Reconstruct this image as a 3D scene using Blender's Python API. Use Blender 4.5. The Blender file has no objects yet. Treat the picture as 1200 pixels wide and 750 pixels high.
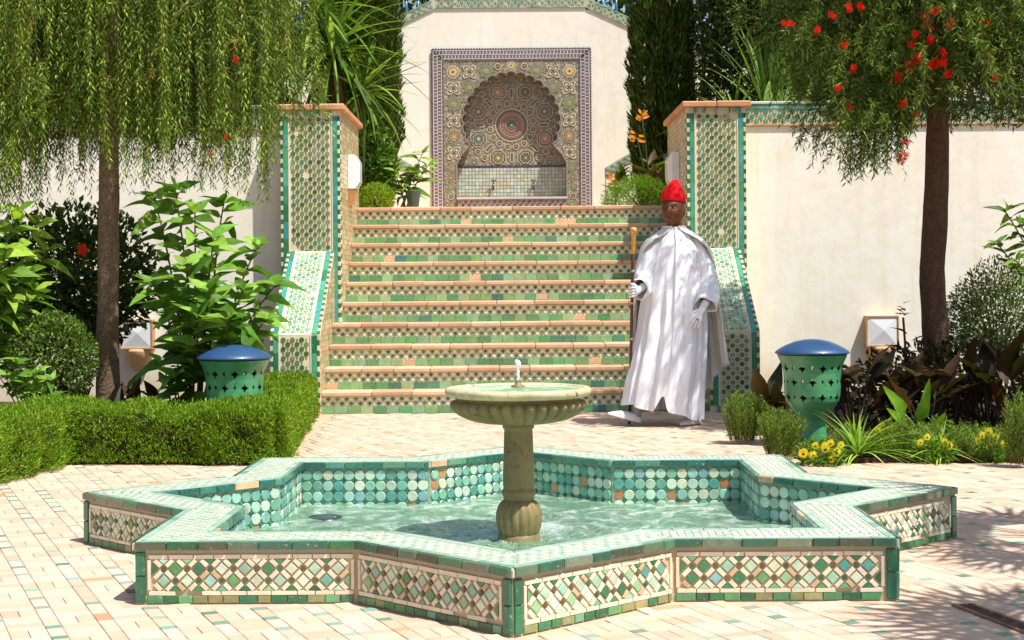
import bpy, math, random
import numpy as np
from mathutils import Vector, Matrix, Euler

sc = bpy.context.scene
COL = sc.collection
RND = random.Random(11)
NPR = np.random.RandomState(5)
PI = math.pi

# ------------------------------------------------------------------ camera, light, exposure
F_PX, HORIZON, CAM_H, ROLL = 1871.25, 329.4, 1.10, 0.0079      # for a 1200 x 750 frame
cam_data = bpy.data.cameras.new('camera')
cam = bpy.data.objects.new('camera', cam_data)
COL.objects.link(cam)
cam_data.sensor_width = 36.0
cam_data.lens = 36.0 * F_PX / 1200.0
cam_data.shift_y = -(375.0 - HORIZON) / 1200.0
cam_data.clip_start = 0.1
cam_data.clip_end = 2000.0
cam.matrix_world = Matrix.Translation((0, 0, CAM_H)) @ Matrix.Rotation(PI / 2, 4, 'X') @ Matrix.Rotation(-ROLL, 4, 'Z')
sc.camera = cam

SUN_EL, SUN_AZ = math.radians(63), math.radians(49)             # azimuth: right of straight behind the camera
sun_dir = Vector((math.sin(SUN_AZ) * math.cos(SUN_EL), -math.cos(SUN_AZ) * math.cos(SUN_EL), math.sin(SUN_EL)))
sun_data = bpy.data.lights.new('sun', 'SUN')
sun_data.energy = 5.0
sun_data.angle = math.radians(0.53)
sun_data.color = (1.0, 0.98, 0.945)
sun = bpy.data.objects.new('sun', sun_data)
COL.objects.link(sun)
sun.rotation_euler = sun_dir.to_track_quat('Z', 'Y').to_euler()
sun.location = (6, -4, 14)

world = bpy.data.worlds.new('World')
sc.world = world
world.use_nodes = True
wn = world.node_tree.nodes
wl = world.node_tree.links
sky = wn.new('ShaderNodeTexSky')
sky.sky_type = 'NISHITA'
sky.sun_disc = False
sky.sun_elevation = SUN_EL
sky.sun_rotation = PI - SUN_AZ
sky.dust_density = 1.5
wl.new(sky.outputs[0], wn['Background'].inputs[0])
wn['Background'].inputs[1].default_value = 0.11
sc.view_settings.view_transform = 'Standard'
sc.view_settings.look = 'None'
sc.view_settings.gamma = 1.0
sc.view_settings.use_curve_mapping = False
sc.view_settings.exposure = 0.41

# ------------------------------------------------------------------ helpers
def at(u, v, Y):
    """World point seen at photo pixel (u, v) at distance Y in front of the camera."""
    c, s = math.cos(ROLL), math.sin(ROLL)
    du, dv = u - 600.0, v - 375.0
    u1, v1 = c * du - s * dv, s * du + c * dv + 375.0 - HORIZON
    return Vector((u1 / F_PX * Y, Y, CAM_H - v1 / F_PX * Y))

def lin(r, g, b, k=1.0):
    f = lambda c: (c / 255 / 12.92 if c <= 10 else ((c / 255 + 0.055) / 1.055) ** 2.4) * k
    return (f(r), f(g), f(b))

def jit(c, a=0.12, rnd=RND):
    k = 1 + rnd.uniform(-a, a)
    return tuple(max(0.0, x * k * (1 + rnd.uniform(-a * .35, a * .35))) for x in c)

WL = {}                                   # world location of every parent (none of them is rotated)

def link(o, parent=None):
    COL.objects.link(o)
    if parent is not None:
        o.parent = parent

def tag(o, label=None, cat=None, group=None, kind=None):
    if label: o['label'] = label
    if cat: o['category'] = cat
    if group: o['group'] = group
    if kind: o['kind'] = kind
    return o

def thing(name, loc, label, cat, group=None):
    o = bpy.data.objects.new(name, None)
    o.empty_display_size = 0.1
    o.location = loc
    link(o)
    WL[o] = Vector(loc)
    return tag(o, label, cat, group)

def unit(v):
    v = np.asarray(v, float)
    return v / (np.linalg.norm(v, axis=-1, keepdims=True) + 1e-12)

class MB:
    """Collects vertices, faces and a colour for each face."""
    def __init__(s):
        s.V, s.F, s.C, s.S, s.n = [], [], [], [], 0

    def add(s, V, F, c=(1, 1, 1), smooth=False):
        V = np.asarray(V, float).reshape(-1, 3)
        s.V.append(V)
        if isinstance(F, np.ndarray):
            groups = {F.shape[1]: F}
        else:
            groups = {}
            for f in F:
                groups.setdefault(len(f), []).append(f)
        for k, fs in groups.items():
            fs = np.asarray(fs, int) + s.n
            s.F.append(fs)
            cc = np.asarray(c, float)
            if cc.ndim == 1:
                cc = np.repeat(cc[None, :], len(fs), 0)
            s.C.append(cc)
            s.S.append(np.full(len(fs), smooth, bool))
        s.n += len(V)

    def box(s, lo, hi, c=(1, 1, 1)):
        (x0, y0, z0), (x1, y1, z1) = lo, hi
        V = [(x0, y0, z0), (x1, y0, z0), (x1, y1, z0), (x0, y1, z0), (x0, y0, z1), (x1, y0, z1), (x1, y1, z1), (x0, y1, z1)]
        s.add(V, [(3, 2, 1, 0), (4, 5, 6, 7), (0, 1, 5, 4), (1, 2, 6, 5), (2, 3, 7, 6), (3, 0, 4, 7)], c)

    def bevbox(s, lo, hi, b, c=(1, 1, 1)):
        lo, hi = np.array(lo, float), np.array(hi, float)
        cx = (lo + hi) / 2
        h = (hi - lo) / 2
        V, idx = [], {}
        for sx in (-1, 1):
            for sy in (-1, 1):
                for sz in (-1, 1):
                    for ax in range(3):
                        p = h - b
                        q = p.copy(); q[ax] = h[ax]
                        idx[(sx, sy, sz, ax)] = len(V)
                        V.append(cx + q * np.array((sx, sy, sz)))
        Fs = []
        for ax in range(3):
            o1, o2 = [a for a in range(3) if a != ax]
            for sg in (-1, 1):
                q = []
                for (a, bb) in ((-1, -1), (1, -1), (1, 1), (-1, 1)):
                    k = [0, 0, 0]; k[ax] = sg; k[o1] = a; k[o2] = bb
                    q.append(idx[(*k, ax)])
                Fs.append(q)
        for o in range(3):                                     # edge strips
            a, bb = [x for x in range(3) if x != o]
            for sa in (-1, 1):
                for sb in (-1, 1):
                    k0 = [0, 0, 0]; k0[a] = sa; k0[bb] = sb
                    k1 = list(k0); k0[o] = -1; k1[o] = 1
                    Fs.append([idx[(*k0, a)], idx[(*k1, a)], idx[(*k1, bb)], idx[(*k0, bb)]])
        for sx in (-1, 1):
            for sy in (-1, 1):
                for sz in (-1, 1):
                    Fs.append([idx[(sx, sy, sz, 0)], idx[(sx, sy, sz, 1)], idx[(sx, sy, sz, 2)]])
        s.add(V, Fs, c)

    def tile(s, O, X, Y, N, poly, th, ch, c):
        """A prism with a chamfered top: poly in the (X, Y) plane at O, raised th along N."""
        O, X, Y, N = (np.asarray(a, float) for a in (O, X, Y, N))
        p = np.asarray(poly, float)
        n = len(p)
        r = np.linalg.norm(p - p.mean(0), axis=1).mean()
        q = p.mean(0) + (p - p.mean(0)) * max(0.2, 1 - ch / r)
        base = O + p[:, :1] * X + p[:, 1:] * Y
        top = O + q[:, :1] * X + q[:, 1:] * Y + N * th
        mid = base + N * (th - ch)
        V = np.vstack([base, mid, top])
        i = np.arange(n); j = (i + 1) % n
        quads = np.vstack([np.stack([i, j, j + n, i + n], 1), np.stack([i + n, j + n, j + 2 * n, i + 2 * n], 1)])
        s.add(V, [list(f) for f in quads] + [list(range(2 * n, 3 * n))], c)

    def plate(s, O, X, Y, w, h, c):
        O, X, Y = (np.asarray(a, float) for a in (O, X, Y))
        s.add([O, O + X * w, O + X * w + Y * h, O + Y * h], [(0, 1, 2, 3)], c)

    def loft(s, rings, c=(1, 1, 1), closed=True, smooth=True, cap0=False, cap1=False):
        rings = np.asarray(rings, float)
        m, n = rings.shape[:2]
        i, j = np.meshgrid(np.arange(m - 1), np.arange(n if closed else n - 1), indexing='ij')
        i, j = i.ravel(), j.ravel()
        k = (j + 1) % n
        Fs = np.stack([i * n + j, i * n + k, (i + 1) * n + k, (i + 1) * n + j], 1)
        if isinstance(c, np.ndarray) and c.ndim == 2 and len(c) != len(Fs):
            c = np.repeat(c, len(Fs) // len(c), 0)
        s.add(rings.reshape(-1, 3), Fs, c, smooth)
        base = s.n - m * n
        cc = np.asarray(c, float)
        cc = cc if cc.ndim == 1 else cc[0]
        if cap0: s.F.append(np.array([base + np.arange(n)[::-1]])); s.C.append(cc[None]); s.S.append(np.array([False]))
        if cap1: s.F.append(np.array([base + (m - 1) * n + np.arange(n)])); s.C.append(cc[None]); s.S.append(np.array([False]))

    def lathe(s, cen, prof, n=32, c=(1, 1, 1), flute=None, smooth=True, cap0=False, cap1=False):
        th = np.linspace(0, 2 * PI, n, endpoint=False)
        rings = []
        for k, (r, z) in enumerate(prof):
            rr = np.full(n, r, float)
            if flute is not None:
                rr = rr * flute(th, k)
            rings.append(np.stack([cen[0] + rr * np.cos(th), cen[1] + rr * np.sin(th), np.full(n, cen[2] + z)], 1))
        s.loft(rings, c, True, smooth, cap0, cap1)

    def tube(s, pts, rad, n=8, c=(1, 1, 1), caps=True, wob=0.0):
        P = np.asarray(pts, float)
        rad = np.broadcast_to(np.asarray(rad, float), (len(P),))
        T = unit(np.gradient(P, axis=0))
        a = np.array((0, 0, 1.0)) if abs(T[0][2]) < 0.9 else np.array((1.0, 0, 0))
        U = unit(np.cross(T[0], a)); rings = []
        th = np.linspace(0, 2 * PI, n, endpoint=False)
        for k in range(len(P)):
            U = unit(U - T[k] * np.dot(U, T[k])); W = np.cross(T[k], U)
            rr = rad[k] * (1 + wob * NPR.uniform(-1, 1, n)) if wob else np.full(n, rad[k])
            rings.append(P[k] + rr[:, None] * (np.cos(th)[:, None] * U + np.sin(th)[:, None] * W))
        s.loft(rings, c, True, True, caps, caps)

    def leaves(s, P, D, L, W, cols, up=None, sag=0.0, six=False):
        """Many small leaves: a diamond (or a folded pair of quads) from P along D."""
        P = np.asarray(P, float); D = unit(D); n = len(P)
        L = np.broadcast_to(np.asarray(L, float), (n,))[:, None]; W = np.broadcast_to(np.asarray(W, float), (n,))[:, None]
        u = NPR.normal(0, 1, (n, 3)) if up is None else np.asarray(up, float) + NPR.normal(0, .35, (n, 3))
        S = unit(np.cross(D, u)); N = np.cross(S, D)
        tip = P + D * L - np.array((0, 0, 1.0)) * sag * L
        mid = P + D * L * 0.45 + N * W * 0.15
        if not six:
            V = np.stack([P, mid - S * W * .5, tip, mid + S * W * .5], 1)
            Fs = np.arange(n * 4).reshape(n, 4)
            s.add(V.reshape(-1, 3), Fs, cols)
        else:
            m2 = P + D * L * .5 - N * W * .18
            V = np.stack([P, mid - S * W * .5, tip, mid + S * W * .5, m2], 1)
            b = np.arange(n)[:, None] * 5
            Fs = np.vstack([b + np.array([0, 4, 2, 1]), b + np.array([0, 3, 2, 4])])
            cc = np.asarray(cols, float)
            if cc.ndim == 2: cc = np.vstack([cc, cc])
            s.add(V.reshape(-1, 3), Fs, cc)

    def mesh(s, name, mat, origin=(0, 0, 0)):
        me = bpy.data.meshes.new(name)
        V = np.vstack(s.V) - np.asarray(origin, float)
        tot = np.concatenate([np.full(len(f), f.shape[1]) for f in s.F])
        loops = np.concatenate([f.ravel() for f in s.F])
        start = np.concatenate([[0], np.cumsum(tot)[:-1]])
        me.vertices.add(len(V)); me.vertices.foreach_set('co', V.ravel())
        me.loops.add(len(loops)); me.loops.foreach_set('vertex_index', loops.astype(np.int32))
        me.polygons.add(len(tot)); me.polygons.foreach_set('loop_start', start.astype(np.int32))
        me.polygons.foreach_set('use_smooth', np.concatenate(s.S))
        at_ = me.color_attributes.new('col', 'FLOAT_COLOR', 'CORNER')
        C = np.vstack(s.C); C = np.hstack([C, np.ones((len(C), 1))])
        at_.data.foreach_set('color', np.repeat(C, tot, 0).ravel())
        me.update(calc_edges=True)
        me.materials.append(mat)
        return me

    def build(s, name, mat, parent=None, origin=None, kind=None):
        og = Vector(origin) if origin is not None else (WL[parent] if parent is not None else Vector((0, 0, 0)))
        o = bpy.data.objects.new(name, s.mesh(name, mat, og))
        link(o, parent)
        o.location = og - (WL[parent] if parent is not None else Vector((0, 0, 0)))
        WL[o] = og
        if kind: o['kind'] = kind
        return o

def inst(name, me, parent, loc, X=None, Y=None, N=None, scale=(1, 1, 1), color=None):
    """An object sharing a mesh, placed with the frame (X, Y, N)."""
    o = bpy.data.objects.new(name, me)
    link(o, parent)
    p = WL[parent] if parent is not None else Vector((0, 0, 0))
    o.location = Vector(loc) - p
    if X is not None:
        m = Matrix((X, Y, N)).transposed()
        o.rotation_euler = m.to_euler()
    o.scale = scale
    if color is not None:
        o.color = (*color, 1)
    WL[o] = Vector(loc)
    return o

def frame_from(D, up):
    D = Vector(D).normalized(); up = Vector(up)
    N = (up - D * up.dot(D))
    if N.length < 1e-4: N = D.orthogonal()
    N.normalize()
    return D, N.cross(D), N

TILES = {}
def tile_mesh(name, poly, th, ch, mat):
    k = (name, tuple(map(tuple, poly)), th)
    if k not in TILES:
        m = MB(); m.tile((0, 0, 0), (1, 0, 0), (0, 1, 0), (0, 0, 1), poly, th, ch, (1, 1, 1))
        TILES[k] = m.mesh(name, mat)
    return TILES[k]

def rect(w, h): return [(-w / 2, -h / 2), (w / 2, -h / 2), (w / 2, h / 2), (-w / 2, h / 2)]
def ngon(n, r, a0=0.0): return [(r * math.cos(a0 + 2 * PI * k / n), r * math.sin(a0 + 2 * PI * k / n)) for k in range(n)]
def V3(*a): return np.array(a, float)
def wob_frame(X, Y, N, a, rnd=RND):
    """The same frame tipped a little, as a hand-laid tile is."""
    m = Matrix.Rotation(rnd.gauss(0, a), 3, Vector(X)) @ Matrix.Rotation(rnd.gauss(0, a), 3, Vector(Y)) @ Matrix.Rotation(rnd.gauss(0, a), 3, Vector(N))
    return m @ Vector(X), m @ Vector(Y), m @ Vector(N)

# ------------------------------------------------------------------ materials
def nodes(name):
    m = bpy.data.materials.new(name); m.use_nodes = True
    t = m.node_tree
    return m, t.nodes, t.links, t.nodes['Principled BSDF']

def base_col(n, l, src):
    if src == 'obj':
        a = n.new('ShaderNodeObjectInfo'); return a.outputs['Color']
    if src == 'attr':
        a = n.new('ShaderNodeAttribute'); a.attribute_name = 'col'; return a.outputs['Color']
    a = n.new('ShaderNodeRGB'); a.outputs[0].default_value = (*src, 1); return a.outputs[0]

def noise(n, l, scale, detail=4, rough=.6, coord='Object', dist=0.0):
    tc = n.new('ShaderNodeTexCoord')
    t = n.new('ShaderNodeTexNoise'); t.inputs['Scale'].default_value = scale; t.inputs['Detail'].default_value = detail
    t.inputs['Roughness'].default_value = rough; t.inputs['Distortion'].default_value = dist
    if coord == 'World':
        g = n.new('ShaderNodeNewGeometry'); l.new(g.outputs['Position'], t.inputs['Vector'])
    else:
        l.new(tc.outputs[coord], t.inputs['Vector'])
    return t

def ramp(n, l, fac, stops):
    r = n.new('ShaderNodeValToRGB')
    e = r.color_ramp.elements
    while len(e) < len(stops): e.new(0.5)
    for k, (p, c) in enumerate(stops):
        e[k].position = p
        e[k].color = (*c, 1) if len(c) == 3 else c
    l.new(fac, r.inputs[0])
    return r

def mixc(n, l, fac, a, b, mode='MIX'):
    x = n.new('ShaderNodeMix'); x.data_type = 'RGBA'; x.blend_type = mode
    if isinstance(fac, (int, float)): x.inputs[0].default_value = fac
    else: l.new(fac, x.inputs[0])
    for i, s in ((6, a), (7, b)):
        if isinstance(s, tuple): x.inputs[i].default_value = (*s, 1)
        else: l.new(s, x.inputs[i])
    return x.outputs[2]

def bump(n, l, p, h, strength, dist=.01):
    b = n.new('ShaderNodeBump'); b.inputs['Strength'].default_value = strength; b.inputs['Distance'].default_value = dist
    l.new(h, b.inputs['Height']); l.new(b.outputs[0], p.inputs['Normal'])

def mat_surface(name, src, rough=.6, var=.18, scale=9, wear=None, wear_at=.66, bmp=.25, bscale=60, coat=0, spec=.5, bdist=.004):
    """A base colour with cloudy variation, wear patches and fine relief, all in world space."""
    m, n, l, p = nodes(name)
    c = base_col(n, l, src)
    t = noise(n, l, scale, 5, .65, 'World')
    r = ramp(n, l, t.outputs[0], [(0.25, (1 - var,) * 3), (0.75, (1 + var * .6,) * 3)])
    c = mixc(n, l, 1.0, c, r.outputs[0], 'MULTIPLY')
    if wear is not None:
        w = noise(n, l, scale * 3.1, 6, .72, 'World', .6)
        wr = ramp(n, l, w.outputs[0], [(wear_at - .02, (0, 0, 0)), (wear_at + .05, (1, 1, 1))])
        c = mixc(n, l, wr.outputs[0], c, wear)
        rr = n.new('ShaderNodeMapRange'); l.new(wr.outputs[0], rr.inputs[0]); rr.inputs[3].default_value = rough; rr.inputs[4].default_value = .9
        l.new(rr.outputs[0], p.inputs['Roughness'])
    else:
        p.inputs['Roughness'].default_value = rough
    l.new(c, p.inputs['Base Color'])
    b = noise(n, l, bscale, 4, .6, 'World')
    bump(n, l, p, b.outputs[0], bmp, bdist)
    p.inputs['Coat Weight'].default_value = coat
    p.inputs['Coat Roughness'].default_value = .12
    p.inputs['Specular IOR Level'].default_value = spec
    return m

def mat_leaf(name, src, rough=.45, trans=.35, var=.25):
    m, n, l, p = nodes(name)
    c = base_col(n, l, src)
    t = noise(n, l, 26, 3, .6, 'World')
    r = ramp(n, l, t.outputs[0], [(0.3, (1 - var,) * 3), (0.7, (1 + var * .5,) * 3)])
    c = mixc(n, l, 1.0, c, r.outputs[0], 'MULTIPLY')
    c = mixc(n, l, 1.0, c, (1.08, 1.16, .62), 'MULTIPLY')
    l.new(c, p.inputs['Base Color']); p.inputs['Roughness'].default_value = rough
    p.inputs['Specular IOR Level'].default_value = .22
    tr = n.new('ShaderNodeBsdfTranslucent')
    c2 = mixc(n, l, 1.0, c, (1.3, 1.35, .6), 'MULTIPLY')
    l.new(c2, tr.inputs['Color'])
    mx = n.new('ShaderNodeMixShader'); mx.inputs[0].default_value = trans
    l.new(p.outputs[0], mx.inputs[1]); l.new(tr.outputs[0], mx.inputs[2])
    l.new(mx.outputs[0], n['Material Output'].inputs[0])
    return m

TERRA = lin(190, 112, 66)
M = {}
M['glaze'] = mat_surface('glazed_tile', 'obj', .22, .26, 24, lin(204, 184, 152), .635, .2, 90, .25)
M['glaze_far'] = mat_surface('glazed_mosaic', 'attr', .3, .2, 25, lin(196, 170, 130), .70, .2, 90, .15)
M['matte_tile'] = mat_surface('unglazed_tile', 'obj', .55, .12, 20, lin(190, 150, 110), .72, .3, 80)
M['grout'] = mat_surface('lime_grout', 'attr', .85, .16, 12, lin(150, 126, 92), .70, .5, 70)
M['paver'] = mat_surface('terracotta_paver', 'obj', .72, .10, 2.2, lin(225, 165, 125), .70, .35, 50)
M['paver_far'] = mat_surface('terracotta_paving', 'attr', .72, .10, 2.2, lin(225, 165, 125), .70, .35, 50)
M['terra'] = mat_surface('terracotta', 'attr', .75, .2, 8, lin(150, 92, 56), .69, .4, 60)
M['stone'] = mat_surface('weathered_stone', 'attr', .55, .42, 8, lin(92, 80, 42), .60, .4, 45)
M['ceramic'] = mat_surface('glazed_ceramic', 'attr', .34, .4, 6, lin(44, 84, 48), .62, .12, 30, .2)
M['metal_blue'] = mat_surface('painted_lid', 'attr', .42, .22, 8, lin(30, 56, 90), .66, .1, 40, .1)
M['bark'] = mat_surface('bark', 'attr', .9, .35, 22, lin(66, 46, 30), .56, 1.0, 55, 0, .2, .012)
M['soil'] = mat_surface('garden_soil', lin(70, 52, 38), .95, .4, 20, lin(40, 28, 20), .55, .8, 30, 0, .2, .03)
M['cloth'] = mat_surface('white_cotton', 'attr', .9, .05, 6, None, .7, .12, 60, 0, .1)
M['skin'] = mat_surface('skin', 'attr', .5, .12, 25, None, .7, .1, 120, 0, .4)
M['metal'] = mat_surface('metal_and_wood', 'attr', .3, .1, 20, None, .7, .05, 80, .3)
M['felt'] = mat_surface('red_felt', 'attr', .9, .12, 30, None, .7, .3, 150, 0, .15)
M['glass'] = mat_surface('opal_glass', 'attr', .2, .05, 6, None, .7, .05, 30, .3)
M['leaf'] = mat_leaf('leaf_blade', 'obj', .5, .3)
M['foliage'] = mat_leaf('foliage', 'attr', .5, .24, .25)
M['petal'] = mat_leaf('petal', 'attr', .6, .4, .15)

def plaster():
    m, n, l, p = nodes('cream_plaster')
    t = noise(n, l, 0.9, 6, .6, 'World', .4)
    r = ramp(n, l, t.outputs[0], [(0.3, lin(239, 232, 213)), (.5, lin(243, 237, 220)), (0.72, lin(246, 241, 228))])
    t2 = noise(n, l, 7, 6, .7, 'World', .8)
    r2 = ramp(n, l, t2.outputs[0], [(0.3, (.93, .91, .88)), (.55, (1, 1, 1))])
    c = mixc(n, l, 1.0, r.outputs[0], r2.outputs[0], 'MULTIPLY')
    g = n.new('ShaderNodeNewGeometry'); mp = n.new('ShaderNodeMapping'); mp.inputs['Scale'].default_value = (9, 9, .7); l.new(g.outputs['Position'], mp.inputs['Vector'])
    t3 = n.new('ShaderNodeTexNoise'); t3.inputs['Scale'].default_value = 1.0; t3.inputs['Detail'].default_value = 7; t3.inputs['Roughness'].default_value = .7; l.new(mp.outputs[0], t3.inputs['Vector'])
    r3 = ramp(n, l, t3.outputs[0], [(.34, (.945, .925, .895)), (.50, (1, 1, 1))])
    c = mixc(n, l, 1.0, c, r3.outputs[0], 'MULTIPLY')
    sx = n.new('ShaderNodeSeparateXYZ'); l.new(g.outputs['Position'], sx.inputs[0])
    t4 = noise(n, l, 5, 6, .7, 'World')
    mr = n.new('ShaderNodeMath'); mr.operation = 'MULTIPLY_ADD'; l.new(t4.outputs[0], mr.inputs[0]); mr.inputs[1].default_value = -.42; l.new(sx.outputs['Z'], mr.inputs[2])
    r4 = ramp(n, l, mr.outputs[0], [(0.0, (.84, .77, .67)), (.22, (1, 1, 1))])
    c = mixc(n, l, 1.0, c, r4.outputs[0], 'MULTIPLY')
    l.new(c, p.inputs['Base Color']); p.inputs['Roughness'].default_value = .9; p.inputs['Specular IOR Level'].default_value = .2
    b = noise(n, l, 4.5, 8, .62, 'World')
    bump(n, l, p, b.outputs[0], .3, .012)
    return m
M['plaster'] = plaster()

def water():
    m, n, l, p = nodes('pool_water')
    out = n['Material Output']
    t = noise(n, l, 5.5, 5, .62, 'World', 1.6)
    foam = ramp(n, l, t.outputs[0], [(.46, (0, 0, 0)), (.66, (.9, .9, .9))])
    b1 = noise(n, l, 13, 5, .6, 'World', 1.2)
    bp = n.new('ShaderNodeBump'); bp.inputs['Strength'].default_value = .8; bp.inputs['Distance'].default_value = .03
    l.new(b1.outputs[0], bp.inputs['Height'])
    tr = n.new('ShaderNodeBsdfTransparent'); tr.inputs[0].default_value = (.76, .95, .84, 1)
    df = n.new('ShaderNodeBsdfDiffuse')
    dc = mixc(n, l, foam.outputs[0], lin(164, 206, 168), lin(240, 246, 232))
    l.new(dc, df.inputs[0]); l.new(bp.outputs[0], df.inputs['Normal'])
    ad = n.new('ShaderNodeMath'); ad.operation = 'MULTIPLY_ADD'; l.new(foam.outputs[0], ad.inputs[0]); ad.inputs[1].default_value = .55; ad.inputs[2].default_value = .40
    mx = n.new('ShaderNodeMixShader'); l.new(ad.outputs[0], mx.inputs[0]); l.new(tr.outputs[0], mx.inputs[1]); l.new(df.outputs[0], mx.inputs[2])
    gl = n.new('ShaderNodeBsdfGlossy'); gl.inputs['Roughness'].default_value = .06; l.new(bp.outputs[0], gl.inputs['Normal'])
    fr = n.new('ShaderNodeFresnel'); fr.inputs[0].default_value = 1.33; l.new(bp.outputs[0], fr.inputs['Normal'])
    m2 = n.new('ShaderNodeMixShader'); fm = n.new('ShaderNodeMath'); fm.operation = 'MULTIPLY'; l.new(fr.outputs[0], fm.inputs[0]); fm.inputs[1].default_value = .5; l.new(fm.outputs[0], m2.inputs[0]); l.new(mx.outputs[0], m2.inputs[1]); l.new(gl.outputs[0], m2.inputs[2])
    l.new(m2.outputs[0], out.inputs[0])
    n.remove(p)
    return m
M['water'] = water()

def niche_field():
    """Tiny mosaic chips, far too small here to be told apart."""
    m, n, l, p = nodes('mosaic_chips')
    g = n.new('ShaderNodeNewGeometry')
    v = n.new('ShaderNodeTexVoronoi'); v.inputs['Scale'].default_value = 60
    l.new(g.outputs['Position'], v.inputs['Vector'])
    sep = n.new('ShaderNodeSeparateColor'); l.new(v.outputs['Color'], sep.inputs[0])
    r = ramp(n, l, sep.outputs[0], [(0, lin(112, 104, 86)), (.22, lin(136, 130, 108)), (.45, lin(166, 158, 136)), (.6, lin(146, 124, 96)), (.7, lin(118, 124, 112)), (.9, lin(184, 176, 154))])
    r.color_ramp.interpolation = 'CONSTANT'
    l.new(r.outputs[0], p.inputs['Base Color']); p.inputs['Roughness'].default_value = .4
    bump(n, l, p, v.outputs['Distance'], .3, .004)
    return m
M['chips'] = niche_field()
# ------------------------------------------------------------------ colours of the tilework
GREENS = [lin(58, 128, 88), lin(74, 140, 92), lin(46, 112, 78), lin(98, 158, 104), lin(64, 132, 70), lin(110, 168, 130), lin(40, 98, 66)]
STEP_G = [lin(112, 158, 106), lin(126, 168, 120), lin(100, 148, 100), lin(140, 176, 124), lin(88, 136, 92), lin(118, 158, 98), lin(132, 170, 132), lin(80, 130, 104), lin(146, 170, 120), lin(96, 160, 104), lin(84, 148, 96)]
PALE = [lin(196, 214, 186), lin(176, 206, 180), lin(206, 214, 190), lin(150, 196, 170), lin(150, 190, 140)]
AQUA = [lin(150, 188, 162), lin(128, 178, 156), lin(176, 202, 176), lin(104, 162, 142), lin(146, 188, 172), lin(116, 168, 140), lin(186, 206, 182), lin(84, 150, 138), lin(198, 202, 174), lin(126, 172, 170)]
CREAM = lin(226, 212, 184)
CREAM2 = lin(222, 210, 176)
DARKG = [lin(92, 92, 48), lin(66, 88, 54), lin(104, 84, 48), lin(60, 96, 66)]
REDDOT = lin(140, 84, 56)
def pick(pal, a=.12): return jit(RND.choice(pal), a)

# ------------------------------------------------------------------ ground, beds, paving
PC = np.array((0.02, 6.793)); PR = 1.85; PH = -0.0137; PW = 0.22; PT = 0.2124
def star(R_, z):
    out = []
    for k in range(16):
        a = PH + k * PI / 8
        r = R_ if k % 2 == 0 else R_ * math.cos(PI / 4) / math.cos(PI / 8)
        out.append((PC[0] + r * math.sin(a), PC[1] - r * math.cos(a), z))
    return np.array(out)

gm = MB()
s0 = star(PR - .05, -.0045)
far = s0.copy(); far[:, :2] = PC + (s0[:, :2] - PC) / np.linalg.norm(s0[:, :2] - PC, axis=1)[:, None] * 700
gm.loft([s0, far], lin(198, 168, 142), smooth=False)
ground = gm.build('ground', M['paver_far'], None, (0, 0, 0)); ground['kind'] = 'structure'
WL[ground] = Vector((0, 0, 0))

bedL = [(-8, 9.9), (-2.9, 9.9), (-1.9, 9.75), (-1.42, 9.75), (-1.64, 13.28), (-2.1, 13.28), (-2.1, 14.66), (-8, 14.66)]
bedR = [(1.74, 9.52), (8, 9.3), (8, 14.66), (2.1, 14.66), (2.1, 13.28), (1.80, 13.28), (1.78, 12.0)]
for nm, poly in (('planting_bed', bedL), ('planting_bed', bedR)):
    b = MB(); p = np.array([(x, y, .03) for x, y in poly]); q = p.copy(); q[:, 2] = -.015
    b.loft([q, p], (1, 1, 1), smooth=False, cap1=True)
    o = b.build(nm, M['soil'], None, (poly[0][0], poly[0][1], 0)); o['kind'] = 'structure'

def inside(x, y, poly):
    c = False; j = len(poly) - 1
    for i in range(len(poly)):
        xi, yi = poly[i][:2]; xj, yj = poly[j][:2]
        if (yi > y) != (yj > y) and x < (xj - xi) * (y - yi) / (yj - yi) + xi: c = not c
        j = i
    return c
starpoly = [tuple(p[:2]) for p in star(PR + .06, 0)]
bL2 = [(-8, 9.75), (-2.9, 9.75), (-1.9, 9.6), (-1.3, 9.6), (-1.5, 13.4), (-8, 14.7)]
pave = []
cell, sq = 0.168, 0.052
ca, sa = math.cos(math.radians(22.5)), math.sin(math.radians(22.5))
pav_cols = [lin(208, 178, 152), lin(212, 184, 159), lin(206, 173, 146), lin(214, 187, 163), lin(209, 179, 155), lin(204, 168, 141)]
ins_cols = [lin(132, 150, 130), lin(116, 142, 124), lin(156, 164, 144), lin(104, 134, 114), lin(168, 168, 148), lin(128, 158, 144)]
g = 0.0026
big = (cell - sq)
for i in range(-60, 60):
    for j in range(-60, 110):
        lx, ly = i * cell, j * cell
        pieces = [(lx + sq / 2, ly + sq / 2, sq - g, sq - g, 1), (lx + sq + big / 2, ly + sq / 2, big - g, sq - g, 0), (lx + sq / 2, ly + sq + big / 2, sq - g, big - g, 0),
                  *([(lx + sq + big / 2, ly + sq + big * .25, big - g, big / 2 - g, 0), (lx + sq + big / 2, ly + sq + big * .75, big - g, big / 2 - g, 0)] if (i + j) % 2 else
                    [(lx + sq + big * .25, ly + sq + big / 2, big / 2 - g, big - g, 0), (lx + sq + big * .75, ly + sq + big / 2, big / 2 - g, big - g, 0)])]
        x0, y0 = ca * lx - sa * ly, sa * lx + ca * ly + 5.0
        if y0 < 3.6 or y0 > 13.5 or abs(x0) > .36 * y0 + .8: continue
        for (px, py, w, h, kind) in pieces:
            x, y = ca * px - sa * py, sa * px + ca * py + 5.0
            if y > 13.36 or inside(x, y, starpoly) or inside(x, y, bL2) or inside(x, y, bedR): continue
            pave.append((x, y, w, h, kind))
pave.sort(key=lambda t: t[1] + (0 if abs(t[0]) < .34 * t[1] and t[1] > 4.75 else 50))
cnt = {0: 0, 1: 0}
st = MB()
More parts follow.
